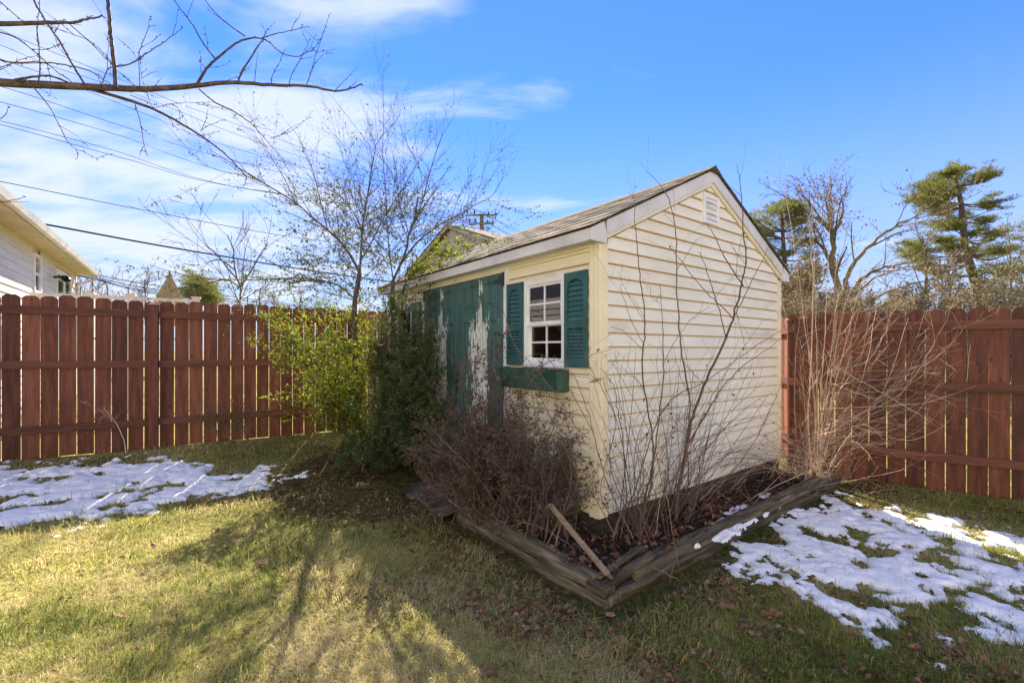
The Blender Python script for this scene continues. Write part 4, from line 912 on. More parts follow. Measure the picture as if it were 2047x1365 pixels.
# ------------------------------------------------------------------ bare long stemmed shrubs by the gable wall (stems traced from the photograph, each at its own distance)
def traced(name, label, base, stems, seed, S, mat, extra=(), cat='shrub', group=None, k=6, leafdens=0, leaf_mat=None, lsize=.03, tipr=.0011):
    r = np.random.default_rng(seed); root = plant_thing(name, label, cat, base, group); mb = MB(); st = []
    for L_, a, b, r0 in stems:
        P = smooth_path(cpx(L_, a, b), 5); P = P+r.normal(0,.003,P.shape)
        grow(mb, st, P, r0*1.15, tipr*1.3, 0, S, r, k)
    for tg_ in extra:
        b_ = np.array(base)+r.normal(0,.09,3)*np.array((1,1,0)); tg_ = np.array(tg_); mid = b_+(tg_-b_)*.5+np.array((0,0,.18*np.linalg.norm((tg_-b_)[:2])))+r.normal(0,.06,3)
        P = smooth_path([b_, mid, tg_], 7); grow(mb, st, P, r.uniform(.0022,.0042), .001, 0, S, r, 4)
    attach(mb, 'stems', mat, root, True)
    if leafdens:
        lf = MB(); pos, dr = leaf_on(st, (0,1,2), leafdens, r, .2, 1., .01); leaves(lf, pos, dr, lsize, r, .5); attach(lf, 'dry_leaves', leaf_mat, root, False, True)
    return root
Sb = [dict(n=3.2,ang=(20,55),len=(.12,.55),seg=6,wob=.09,trop=.03,rf=.45,rmax=.0028,t0=.12,rmin=.0008),
      dict(n=3.5,ang=(25,60),len=(.05,.22),seg=4,wob=.1,trop=.02,rf=.6,rmax=.0014,t0=.2,rmin=.0007)]
rr = np.random.default_rng(12)
def ex(nm, x0, x1, y0, y1, Y0, Y1): return [pt(rr.uniform(x0,x1), rr.uniform(y0,y1), rr.uniform(Y0,Y1)) for _ in range(nm)]
traced('bare_shrub', 'bare brown shrub with long upright stems in front of the cream gable wall', pt(1350,1035,3.55)*np.array((1,1,0))+np.array((0,0,.03)), [
 ([(1353,1040),(1356,980),(1372,900),(1376,860),(1379,810),(1366,724),(1358,665),(1356,622),(1352,564),(1352,482),(1347,441),(1336,397),(1318,368),(1292,343)],3.55,3.35,.0085),
 ([(1350,1040),(1353,1000),(1366,924),(1376,870),(1382,840),(1400,790),(1418,744),(1440,700),(1465,637),(1478,590),(1485,555),(1491,525),(1485,446),(1480,373),(1476,345),(1475,326)],3.5,3.45,.0125),
 ([(1465,637),(1485,600),(1509,549),(1541,490)],3.47,3.5,.004),
 ([(1485,572),(1462,535),(1441,499),(1425,465),(1409,443)],3.46,3.35,.0045),
 ([(1465,637),(1440,610),(1415,587),(1380,545),(1347,502),(1342,498)],3.47,3.2,.0042),
 ([(1453,678),(1440,630),(1425,580),(1415,549),(1405,520),(1396,502)],3.5,3.3,.0035),
 ([(1475,605),(1475,640),(1484,665),(1493,710)],3.5,3.6,.0025),
 ([(1376,886),(1410,830),(1440,780),(1480,735),(1530,700),(1575,665)],3.55,3.9,.005),
 ([(1366,924),(1395,880),(1440,850),(1473,931)],3.55,3.7,.003),
 ([(1360,1030),(1376,960),(1372,850),(1386,740)],3.6,3.65,.0045),
 ([(1515,870),(1535,825),(1553,789),(1566,740)],4.1,4.3,.003),
 ([(1400,1000),(1440,960),(1473,931),(1515,870),(1540,820)],3.7,4.1,.006),
 ([(1366,724),(1400,760),(1440,800)],3.4,3.5,.0025),
], 81, Sb, m_brownstem, ex(40, 1310, 1560, 640, 940, 3.3, 4.1), k=7, leafdens=.5, leaf_mat=m_litter)
traced('bare_shrub', 'bare brown shrub with whippy stems at the near corner of the shed', pt(1275,1070,3.15)*np.array((1,1,0))+np.array((0,0,.03)), [
 ([(1279,1066),(1290,1010),(1299,982),(1305,950),(1315,853),(1326,757),(1326,700),(1324,640),(1320,570)],3.15,3.2,.0075),
 ([(1270,1070),(1288,1000),(1304,930),(1305,880),(1298,837),(1284,740),(1289,660),(1287,600),(1280,560),(1275,500),(1269,440),(1267,400),(1257,385)],3.2,3.1,.0065),
 ([(1240,1078),(1252,1000),(1250,950),(1245,880),(1235,820),(1225,770),(1200,735)],3.0,2.9,.004),
 ([(1265,1075),(1230,1000),(1205,940),(1190,880),(1168,800),(1140,740),(1110,720),(1060,745)],3.0,2.85,.004),
 ([(1205,940),(1230,850),(1210,790),(1185,745),(1178,715),(1222,697)],3.0,2.8,.003),
 ([(1225,1075),(1238,1040),(1250,1010),(1275,995),(1320,985),(1340,960)],2.9,3.2,.0075),
 ([(1225,1080),(1235,1040),(1262,1000),(1300,880),(1340,800),(1402,766),(1466,724),(1520,685),(1563,663),(1610,650)],3.0,3.9,.005),
 ([(1230,1070),(1180,980),(1130,900),(1080,790),(1050,740),(1010,640)],2.9,3.3,.0032),
 ([(1288,690),(1262,640),(1243,585),(1243,570)],3.15,3.1,.0025),
 ([(1287,700),(1250,665),(1218,652)],3.15,3.1,.0022),
 ([(1326,730),(1345,690),(1380,640),(1420,612)],3.2,3.2,.0022),
 ([(1321,590),(1305,600),(1298,570)],3.2,3.2,.0018),
 ([(1180,880),(1150,850),(1090,760),(1030,690),(1000,600)],3.0,3.3,.0025),
 ([(1185,860),(1100,720),(1050,718),(1000,790),(960,830)],3.0,3.4,.0025),
], 82, Sb, m_brownstem, ex(36, 1170, 1420, 700, 980, 2.8, 3.3), k=6, leafdens=.6, leaf_mat=m_litter)

# straw coloured arching bush by the fence
def arc(x, y, lift=40, Y1=4.4, x0=1640, y0=930): 
    return ([(x0+rr.uniform(-12,12),y0),(x0+(x-x0)*.15+rr.uniform(-6,6),y0+(y-y0)*.25),(x0+(x-x0)*.42,y0+(y-y0)*.5-lift*.3),(x0+(x-x0)*.75,y0+(y-y0)*.82-lift*.25),(x,y)],4.78,Y1,rr.uniform(.0032,.0052))
ends_ = [(1930,652),(1925,640),(1935,760),(1950,770),(1900,800),(1880,760),(1910,730),(1840,655),(1815,635),(1845,700),(1870,680),(1790,600),(1760,560),(1740,520),(1800,560),(1720,470),(1660,450),(1560,345),(1600,560),(1580,640),(1680,560),(1780,640),(1850,620),(1760,700),(1800,760),(1830,820),(1870,850),(1780,850),(1740,620),(1860,735),(1890,700),(1900,840),(1820,720),(1720,600),(1620,380),(1690,600)]
SR = [dict(n=4.0,ang=(20,65),len=(.18,.70),seg=6,wob=.08,trop=.012,rf=.5,rmax=.0026,t0=.25,rmin=.0009,bias=(.2,-.08,-.05)),
      dict(n=3.5,ang=(20,55),len=(.06,.26),seg=4,wob=.08,trop=.03,rf=.6,rmax=.0014,t0=.2,rmin=.0008)]
stems = []
for x, y in ends_:
    if x > 1700 and y > 540:
        y0 = rr.uniform(720, 900); x0 = 1662-(y0-720)*.12+rr.uniform(-12,12); ym = max(y0-20, y+25)
        sag_ = rr.uniform(10,45)
        stems.append(([(x0,y0),(x0+(x-x0)*.3, y0+(y-y0)*.22+sag_*.5),(x0+(x-x0)*.65, y0+(y-y0)*.50+sag_),(x0+(x-x0)*.88, y0+(y-y0)*.80+sag_*.5),(x,y)],4.74,rr.uniform(4.0,4.6),rr.uniform(.0026,.0042)))
    else: stems.append(arc(x, y, lift=20, Y1=rr.uniform(4.2,4.7)))
for _ in range(26):
    y0 = rr.uniform(600, 900); x0 = 1658+rr.uniform(-14,14); x = x0+rr.uniform(60,250); y = y0-rr.uniform(-30,150); s_ = rr.uniform(5,40)
    stems.append(([(x0,y0),(x0+(x-x0)*.5,(y0+y)/2+s_),(x,y)],4.72,rr.uniform(4.1,4.9),rr.uniform(.0018,.003)))
stems += [([(1640,955),(1650,880),(1665,800),(1670,740),(1665,700)],4.75,4.75,.017),([(1665,700),(1672,640),(1668,560),(1690,480),(1700,430)],4.75,4.6,.008),
          ([(1625,950),(1615,850),(1620,760),(1625,600),(1622,500),(1617,430)],4.75,4.8,.008),([(1640,900),(1700,850),(1760,790),(1820,740),(1860,690),(1893,640),(1898,600),(1890,580)],4.75,4.2,.006),
          ([(1600,950),(1590,850),(1590,700),(1600,620),(1585,520),(1560,400),(1558,345)],4.7,4.6,.005)]
traced('straw_bush', 'pale straw coloured bare bush with arching twigs before the right red fence', pt(1635,955,4.75)*np.array((1,1,0))+np.array((0,0,-.02)), stems, 83, SR, m_straw, ex(46, 1540, 1760, 700, 900, 4.3, 4.9), k=6, leafdens=.15, leaf_mat=m_litter)
# low tangle of fallen and sprawling canes over the far end of the timber
low = []
for _ in range(46):
    x0 = rr.uniform(1560,1660); y0 = rr.uniform(905,960); x1 = x0+rr.uniform(-330,150); y1 = y0+rr.uniform(-20,105) if x1 < x0 else y0+rr.uniform(-60,60)
    low.append(([(x0,y0),((x0+x1)/2,(y0+y1)/2-rr.uniform(10,70)),(x1,y1)],rr.uniform(4.3,4.75),rr.uniform(3.6,4.2),rr.uniform(.002,.0036)))
low += [([(1620,940),(1540,975),(1480,1010),(1420,1060),(1390,1078)],4.5,3.2,.004),([(1310,1070),(1320,1000),(1332,990),(1345,1060),(1357,1134)],2.9,2.75,.0028),([(1290,1125),(1340,1150),(1400,1180),(1500,1185)],2.75,2.8,.0022),([(1600,980),(1700,960),(1800,940),(1860,905)],4.4,3.9,.003),([(1540,985),(1660,990),(1740,985),(1764,978)],4.2,3.9,.003)]
traced('cane_tangle', 'tangle of low sprawling bare canes over the far end of the bed', pt(1600,945,4.6)*np.array((1,1,0)), low, 84, [dict(n=2.5,ang=(20,60),len=(.08,.35),seg=5,wob=.12,rf=.6,rmax=.002,t0=.2,rmin=.0008)], m_straw, ex(20,1450,1720,830,950,4.1,4.7), k=4, leafdens=.8, leaf_mat=m_litter)
# dry stalks and small evergreen in front of the left fence
b_ = gp(250, 905)
traced('dried_weed', 'grey dried weed with feathery head standing before the left fence', b_, [([(252,905),(245,870),(225,835),(205,815)],5.0,4.95,.0045),([(225,835),(190,815),(172,805)],4.95,4.9,.0025),([(235,850),(210,830),(195,840)],4.95,4.9,.0025)], 85, [dict(n=26,ang=(20,70),len=(.06,.2),seg=4,wob=.15,rf=.6,rmax=.0018,t0=.5,rmin=.0009),dict(n=20,ang=(25,60),len=(.02,.07),seg=2,wob=.1,rf=.7,rmax=.001,t0=.2,rmin=.0007)], m_straw, cat='weed')
T = [pt(x, y, rr.uniform(5.3,5.6)) for x, y in [(400,835),(430,825),(455,820),(480,815),(510,822),(525,828),(440,850),(470,850),(500,850),(420,860),(450,880),(410,820)]]
shrub('seedling_shrub', 'small dark leaved seedling against the left fence beside the weed', 'shrub', gp(455, 893), T, Sh, .003, m_leaf_dark, m_darkstem, 30, .024, 86, .04, (.5,.2), group=None)
# dried tufts caught on the fence top rail
def tuft(name, label, p, seed, n=36, L_=(.06,.16)):
    r = np.random.default_rng(seed); mb = MB()
    for _ in range(n):
        d = unit(np.array((r.normal(-.3,.7), r.normal(-.5,.4), -abs(r.normal(.5,.4))))); P = wander(r, p, d, r.uniform(*L_), 5, .2, -.03); mb.tube(P, np.linspace(.0022,.0008,6), 3, r.random())
    tag(mb.build(name, m_straw, smooth=True, loc=p), label, 'dried stalks')
tuft('dried_stalks', 'pale clump of dried stalks hanging over the left fence top', pt(480,600,5.85), 1, 44)
tuft('dried_stalks', 'faint reddish dried twigs on the fence rail beside the pale clump', pt(520,625,5.95), 2, 20)
# red leaf caught at the shed corner
mb = MB(); a = pt(1176,765,3.0); b = pt(1207,756,2.95); m = (a+b)/2
mb.add([a, m+np.array((.0,0,.016)), b, m-np.array((0,.01,.012))], None, [(0,1,2),(0,2,3)], .9); o = mb.build('dead_leaf', m_litter, loc=a); tag(o, 'rust red dead leaf caught on a twig at the shed corner', 'leaf')
# ------------------------------------------------------------------ neighbour's white house, left
K = np.array((-12.13, 12.5)); HU = np.array((-.586,.810)); HN = np.array((.810,.586))     # wall runs along -HU towards us, faces HN
def hw(t_, n=0., z=0.): p = K-HU*t_+HN*n; return (p[0], p[1], z)
hrot = math.atan2(-HU[1], -HU[0])                    # local x along the wall towards the camera, local y = left-hand normal
house = thing('white_house', "neighbour's white clapboard house with tan soffit beyond the left fence", 'house', (K[0], K[1], 0), hrot)
# local frame: x along wall, y: (-sin, cos) of hrot
ly = np.array((-math.sin(hrot), math.cos(hrot))); sgn = 1 if ly@HN > 0 else -1
def hb(mb, x0, x1, n0, n1, z0, z1): mb.box((x0, min(sgn*n0, sgn*n1), z0), (x1, max(sgn*n0, sgn*n1), z1))
HZ = 3.44
mb = MB(); hb(mb, .05, 11, -8, -.02, 0, HZ+.02); mb.build('wall', m_siding_far, house)
z = .3
while z < HZ-.03:
    for a, b in ((.1,11),):
        segs = [(.06, 11)]
        def cut(segs, c, d):
            o_ = []
            for p, q in segs:
                if q <= c or p >= d: o_.append((p,q))
                else:
                    if p < c: o_.append((p,c))
                    if q > d: o_.append((d,q))
            return o_
        if z > 2.45: segs = cut(segs, 3.74, 4.30)
        segs = cut(segs, .62, 2.32) if z < 3.3 else segs
        for p, q in segs:
            mb = MB(); mb.prism([(0*sgn, z),(.022*sgn, z+.002),(.003*sgn, z+.143),(0*sgn, z+.143)], 0, p, q); mb.build('clapboard', m_siding_far, house)
    z += .145
mb = MB(); hb(mb, -.02, .06, -.1, .03, 0, HZ); mb.build('corner_board', m_siding_far, house)
for a, b, c, d in ((3.74,4.30,2.5,3.32),):
    mb = MB(); hb(mb,a,a+.07,0,.04,c,d); hb(mb,b-.07,b,0,.04,c,d); hb(mb,a+.07,b-.07,0,.038,c,c+.07); hb(mb,a+.07,b-.07,0,.038,d-.07,d); hb(mb,a+.07,b-.07,.0,.03,(c+d)/2-.02,(c+d)/2+.02); wv_ = mb.build('window', m_white, house)
    mb = MB(); hb(mb,a+.07,b-.07,.008,.012,c+.07,d-.07); mb.build('pane', glass_mat('far_glass', .3, (.2,.22,.24)), wv_)
mb = MB(); hb(mb,.62,2.32,0,.03,3.18,3.3); hb(mb,.62,.72,0,.03,1.1,3.18); hb(mb,2.22,2.32,0,.03,1.1,3.18); hb(mb,1.42,1.5,0,.028,1.1,3.18); dr_ = mb.build('patio_door', m_white, house)
mb = MB(); hb(mb,.72,2.22,.0,.012,1.1,3.18); mb.build('pane', glass_mat('far_glass_door', .35, (.15,.17,.18)), dr_)
# soffit, fascia, gutter, roof
mb = MB(); hb(mb, -.05, 11, -.02, .36, HZ, HZ+.02); mb.build('soffit', m_soffit, house)
for i in range(40):
    pass
mb = MB(); hb(mb, -.05, 11, .361, .385, HZ-.02, HZ+.11); mb.build('fascia', m_soffit, house)
mb = MB(); mb.prism([(sgn*.387,HZ+.02),(sgn*.46,HZ+.03),(sgn*.49,HZ+.13),(sgn*.482,HZ+.13),(sgn*.455,HZ+.04),(sgn*.387,HZ+.03)], 0, -.06, 11); mb.build('gutter', m_trim, house)
mb = MB(); mb.prism([(sgn*.45,HZ+.125),(-sgn*4.2,HZ+1.2),(-sgn*8.5,HZ+.12)], 0, -.10, 11); mb.build('roof', m_shingle, house)
mb = MB(); P = smooth_path([(-.02,sgn*.44,HZ+.03),(-.02,sgn*.42,HZ-.07),(-.0,sgn*.25,HZ-.17),(.02,sgn*.08,HZ-.24),(.03,sgn*.05,HZ-.4),(.03,sgn*.05,1.0)], 4); mb.tube(P, .035, 8); mb.build('downspout', m_trim, house, True)
lampo = thing('porch_light', 'double floodlight fixture on the white house wall beside its patio door', 'light', hw(2.75, .03, 3.02))
mb = MB(); c = np.array(hw(2.75,.04,3.02)); mb.tube([c-np.array((.0,0,.0)), c+np.array((HN[0]*.1,HN[1]*.1,.02))], .03, 8); o = mb.build('mount', m_black, lampo); o.matrix_parent_inverse = Matrix.Translation(-lampo.location)
for s in (-1,1):
    mb = MB(); a = c+np.array((HN[0]*.10,HN[1]*.10,.02)); e = a+np.array((HN[0]*.12-HU[0]*s*.16, HN[1]*.12-HU[1]*s*.16, -.05)); mb.tube([a, a+(e-a)*.4, a+(e-a)*.5, e], [.015,.02,.055,.07], 10); o = mb.build('lamp_head', m_black, lampo); o.matrix_parent_inverse = Matrix.Translation(-lampo.location)
# neighbour's white deck railing and folded umbrella
ra, rb = pt(60,583,8.2), pt(392,601,9.4)
rd = (rb-ra); rl = math.hypot(rd[0], rd[1]); deck = thing('deck_railing', 'white vinyl railing top beyond the left fence', 'railing', (ra[0], ra[1], 0), math.atan2(rd[1], rd[0]))
zt = (ra[2]+rb[2])/2
mb = MB(); mb.box((0,-.04,zt-.05),(rl,.04,zt)); mb.build('top_rail', m_siding_far, deck)
mb = MB(); mb.box((0,-.02,zt-.85),(rl,.02,zt-.80)); mb.build('bottom_rail', m_siding_far, deck)
for t_ in (.30*rl/rl*rl*0+.33*rl, .575*rl, rl):
    mb = MB(); mb.box((t_-.06,-.06,0),(t_+.06,.06,zt+.03)); mb.box((t_-.08,-.08,zt+.03),(t_+.08,.08,zt+.06)); mb.build('post', m_siding_far, deck)
bme = MB(); bme.box((-.018,-.018,zt-.8),(.018,.018,zt-.05)); bo = bme.build('baluster', m_siding_far, deck); xs = np.arange(.15, rl, .13); bo.location = (xs[0],0,0)
for x in xs[1:]: link('baluster', bo.data, deck, (x,0,0))
uc = pt(339, 600, 9.6); umb = thing('patio_umbrella', 'closed tan patio umbrella showing above the left fence', 'umbrella', (uc[0], uc[1], 1.0))
mb = MB(); n = 16; zt_ = 155/900*9.6+1.35
prof = [(zt_-.02,.012),(zt_-.12,.045),(zt_-.45,.17),(zt_-.62,.225),(zt_-.9,.24),(zt_-1.1,.16),(zt_-1.15,.05)]
V = []
for i, (z_, r_) in enumerate(prof):
    for k in range(n): f = 1+(.22 if k % 2 else -.36)*min(1, i*.8); V.append((r_*f*math.cos(k*2*math.pi/n), r_*f*math.sin(k*2*math.pi/n), z_-1.0))
Q = [(i*n+k, (i+1)*n+k, (i+1)*n+(k+1)%n, i*n+(k+1)%n) for i in range(len(prof)-1) for k in range(n)]
mb.add(V, Q); mb.build('canopy', m_canvas, umb)
mb = MB(); mb.tube([(0,0,-.95),(0,0,zt_-1.0)], .02, 8); mb.tube([(0,0,zt_-1.03),(0,0,zt_-.98),(0,0,zt_-.96)], [.012,.022,.004], 8); mb.build('pole', m_pole, umb)

# ------------------------------------------------------------------ the home this yard belongs to, behind the camera: its sunlit siding shows in the shed window
home = thing('home_house', 'cream sided house behind the camera, reflected in the shed window', 'house', (0, -6.5, 0))
mb = MB(); mb.box((-11, -9, -.2), (12, -.03, 5.6)); mb.build('wall', m_siding_far, home)
z = .1
while z < 5.5:
    mb = MB(); mb.prism([(-.03,z),(-.005,z+.004),(-.026,z+.148),(-.03,z+.148)], 0, -11, 12); mb.build('clapboard', m_siding_far, home); z += .15
for x0, x1, z0_, z1_ in ((-7,-5.8,.9,2.2),(-2.2,-.4,.0,2.1),(3.4,4.8,.9,2.2),(8,9.2,.9,2.2),(-7,-5.8,3.5,4.7),(3.4,4.8,3.5,4.7)):
    mb = MB(); mb.box((x0,-.02,z0_),(x0+.08,.03,z1_)); mb.box((x1-.08,-.02,z0_),(x1,.03,z1_)); mb.box((x0+.08,-.02,z1_-.08),(x1-.08,.028,z1_)); mb.box((x0+.08,-.02,z0_),(x1-.08,.028,z0_+.08)); wn_ = mb.build('window', m_white, home)
    mb = MB(); mb.box((x0+.08,-.004,z0_+.08),(x1-.08,.006,z1_-.08)); mb.build('pane', m_black, wn_)
mb = MB(); mb.prism([(.5,5.5),(-4.5,7.6),(-9.5,5.5)], 0, -11.4, 12.4); mb.build('roof', m_shingle, home)

# ------------------------------------------------------------------ neighbour's gabled house behind the shed
Y0 = 20.; PK_ = pt(893, 450, Y0); hg = .37; hwid = 4.6
h2 = thing('gabled_house', 'pinkish grey sided house gable seen over the shed roof behind the tree', 'house', (PK_[0], PK_[1], 0), math.atan2(SV[1], SV[0]))
# local x = SV (depth away), local y = SU (along the gable wall), facing -x
pzp = PK_[2]; ez2 = pzp-hg*hwid
mb = MB(); mb.prism([(-hwid+.3,0),(hwid-.3,0),(hwid-.3,pzp-hg*(hwid-.3)-.1),(0,pzp-.12),(-hwid+.3,pzp-hg*(hwid-.3)-.1)], 0, .25, 9); mb.build('wall', m_siding_mauve, h2)
z = ez2-2.2
while z < pzp-.3:
    hh = min(hwid-.3, (pzp-.12-z-.18)/hg)
    if hh > .1:
        mb = MB(); mb.prism([(.25,z),(.22,z+.003),(.245,z+.178),(.25,z+.178)], 1, -hh, hh); mb.build('siding_plank', m_siding_mauve, h2)
    z += .18
for s in (-1,1):
    mb = MB(); mb.prism([(0,pzp-.13),(s*hwid,ez2-.13),(s*hwid,ez2),(0,pzp)], 0, .0, .05); mb.build('rake_board', m_siding_mauve, h2)
    mb = MB(); mb.prism([(0,pzp+.002),(s*(hwid+.1),ez2-.035),(s*(hwid+.1),ez2+.03),(0,pzp+.07)], 0, -.03, 9.2); mb.build('roof', m_shingle, h2)

# ------------------------------------------------------------------ utility pole and lines
Yp = 34.; pp = pt(963, 430, Yp)
pole = thing('utility_pole', 'wooden utility pole with crossarms rising behind the gabled house', 'utility pole', (pp[0], pp[1], 0))
mb = MB(); mb.tube([(0,0,0),(0,0,pp[2])], [.20,.15], 10); mb.build('pole', m_pole, pole)
ax = np.array((.95,.3,0)); 
for zt2, hl in ((pt(0,432,Yp)[2],1.15),(pt(0,449,Yp)[2],.95)):
    mb = MB(); a = -ax*hl; b = ax*hl; 
    beam(mb, a+np.array((0,-.2,zt2-.1)), b+np.array((0,-.2,zt2+.12)), .12, .14, 3, k=4, n=2, rough=0, grooves=0); arm = mb.build('crossarm', m_pole, pole)
    for s in (-1,-.5,.5,1):
        mb = MB(); c = ax*hl*s*.95; mb.tube([(c[0],c[1]-.2,zt2),(c[0],c[1]-.2,zt2+.22),(c[0],c[1]-.2,zt2+.34)], [.04,.07,.04], 8); mb.build('insulator', m_black, arm)
mb = MB(); beam(mb, (0,-.2,pt(0,470,Yp)[2]), (.8,.1,pt(0,452,Yp)[2]), .06, .06, 2, k=4, n=2, rough=0, grooves=0); mb.build('brace', m_pole, pole)
def wire(label, pts_, th=.012, sag=.0, group=None):
    P = np.array([pt(*p) for p in pts_]); 
    P = smooth_path(P, 12); P[:,2] -= np.sin(np.linspace(0,math.pi,len(P)))*sag
    mb = MB(); mb.tube(P, th, 4); tag(mb.build('power_line', m_wire, loc=P[0]), label, 'cable', group)
G = 'overhead utility lines across the left sky'
wire('thick dark service cable running from the white house roof across to the tree', [(-120,417,15),(58,443,16),(366,499,20),(696,552,26),(1000,590,32)], .034, group=G)
wire('thin lone cable between the thick service cable and the upper bundle', [(-120,345,14),(0,363,15),(256,414,18),(571,472,24),(800,500,30)], .013, group=G)
wire('lower strand of the closely spaced double line above the lone cable', [(-120,226,18),(0,249,19),(256,319,23),(476,375,28),(965,447,34)], .013, group=G)
wire('upper strand of the closely spaced double line above the lone cable', [(-120,220,18),(0,242,19),(220,299,22),(487,377,28),(950,440,34)], .012, group=G)
wire('third line up from the bottom of the high bundle, above the double line', [(-120,180,18),(0,204,19),(238,271,23),(487,352,29),(980,452,34)], .012, group=G)
wire('middle thin line of the high bundle', [(-120,150,18),(11,176,19),(256,256,23),(458,319,28),(940,440,34)], .012, group=G)
wire('second line from the top of the high bundle, passing over the cherry branch', [(-120,44,18),(0,90,19),(110,135,21),(275,190,24),(560,300,29),(975,428,34)], .011, group=G)
wire('topmost line of the high bundle crossing the cherry twigs', [(-120,2,18),(13,66,19),(201,143,22),(352,205,25),(454,242,27),(980,430,34)], .011, group=G)
wire('line just below the cherry limb within the high bundle', [(-120,70,18),(0,118,19),(120,160,21),(300,232,25),(480,300,29),(965,432,34)], .011, group=G)
for k, (ya, yb, lab) in enumerate([(427,475,'topmost line leaving the utility pole to the right over the shed roof'),(433,482,'second line leaving the utility pole to the right'),(442,490,'third line leaving the utility pole to the right'),(447,497,'fourth line leaving the utility pole to the right'),(455,500,'lowest line leaving the utility pole to the right')]):
    wire(lab, [(966+14*(k%2),ya,34),(1060,yb-4,38),(1200,yb+50,44),(1400,yb+120,52)], .014, group='lines right of the utility pole')
for k, (a, b, c, lab) in enumerate([(548,572,611,'top strand of the low lines running behind the folded umbrella'),(553,580,614,'second strand of the low lines behind the folded umbrella'),(556,585,619,'third strand of the low lines behind the folded umbrella'),(557,589,623,'lowest strand of the low lines behind the folded umbrella')]):
    wire(lab, [(100,a-14,30),(183,a,30),(319,b,33),(600,c,40),(760,c+16,46)], .026, group='low lines beyond the left fence')
mb = MB(); p_ = pt(432, 578, 38); mb.tube([(0,0,0),(0,0,p_[2])], .1, 8); o = mb.build('utility_post', m_wire); o.location = (p_[0],p_[1],0); tag(o, 'slim dark pole beside the small pine beyond the left fence', 'pole')

# ------------------------------------------------------------------ background trees
def far_tree(name, label, px, top, Y, seed, spread=.3, base_px=None, levels=3, dens=1., group='bare trees beyond the right fence', mat=m_fartwig, clumps=0, trunk_r=.16, paths=None):
    r = np.random.default_rng(seed); t_ = pt(px, top, Y); bx = pt(base_px or px, 600, Y)[0]
    root = plant_thing(name, label, 'tree', (bx, Y, 0), group); mb = MB(); st = []
    H = t_[2]
    S = [dict(n=1.5*dens,ang=(20,55),len=(.22*H,.5*H),seg=7,wob=.10,trop=.05,rf=.5,rmax=.0045*Y,t0=.3,rmin=.0005*Y),
         dict(n=2.0*dens,ang=(20,55),len=(.08*H,.24*H),seg=5,wob=.13,trop=.04,rf=.5,rmax=.0018*Y,t0=.2,rmin=.0004*Y),
         dict(n=3.0*dens,ang=(20,60),len=(.04*H,.12*H),seg=4,wob=.14,trop=.03,rf=.5,rmax=.0007*Y,t0=.2,rmin=.0003*Y)][:levels]
    if paths is None: paths = [[(base_px or px, 690),((base_px or px)*.6+px*.4, 690+(top-690)*.45),(px, top)]]
    for i, L_ in enumerate(paths):
        P = smooth_path(cpx(L_, Y, Y+r.uniform(-.05,.05)*Y*(i > 0)), 5); P += r.normal(0,.0014*Y if Y > 12 else .003,P.shape); P[0,2] = min(P[0,2], .0) if i == 0 else P[0,2]; grow(mb, st, P, trunk_r*(1 if i == 0 else .6), .0009*Y, 0, S, r, 6)
    attach(mb, 'branches', mat, root, True)
    if clumps:
        lf = MB(); pos, dr = leaf_on(st, (1,2,3), clumps, r, .0, 1., .12); leaves(lf, pos, dr, .13, r, .6, np.clip(r.normal(.55,.25,len(pos)),0,1)); attach(lf, 'vine_leaves', m_fartwig, root, False, True)
    return root
far_tree('bare_tree', 'vine covered bare tree whose thick limb leans right below the big pine', 1655, 405, 20, 101, paths=[[(1690,690),(1688,620),(1672,560),(1664,480),(1657,430),(1650,402)],[(1692,600),(1692,560),(1712,520),(1745,485),(1790,452),(1835,430),(1850,405)],[(1690,620),(1720,560),(1770,535),(1830,522)],[(1664,470),(1680,440),(1688,405)],[(1664,465),(1640,440),(1625,432)],[(1672,560),(1650,500),(1610,470)]], dens=1.0, trunk_r=.20, clumps=2)
far_tree('bare_tree', 'bare tree with curved dark limbs between vine covered tree and big pine', 1850, 520, 22, 102, paths=[[(1800,690),(1838,610),(1850,570),(1848,500),(1842,470)],[(1700,640),(1760,590),(1800,575),(1850,560),(1920,545)],[(1690,610),(1740,560),(1790,540)]], dens=.9, trunk_r=.12)
far_tree('bare_tree', 'wispy bare tree close to the right eave of the shed', 1620, 470, 17, 103, dens=1.2, trunk_r=.08, clumps=10, spread=.4)
far_tree('bare_tree', 'brown vine draped tree low beside the right eave of the shed', 1600, 560, 15, 104, dens=2.2, trunk_r=.07, clumps=26, base_px=1610)
far_tree('bare_tree', 'thin bare tree right of the big pine at the frame edge', 2020, 500, 20, 105, dens=1.3, trunk_r=.07, clumps=6)
far_tree('bare_tree', 'pale bare tree with rounded crown under the big pine', 1900, 545, 18, 106, dens=1.8, trunk_r=.07, clumps=14)
GB = 'low brush behind the right fence'
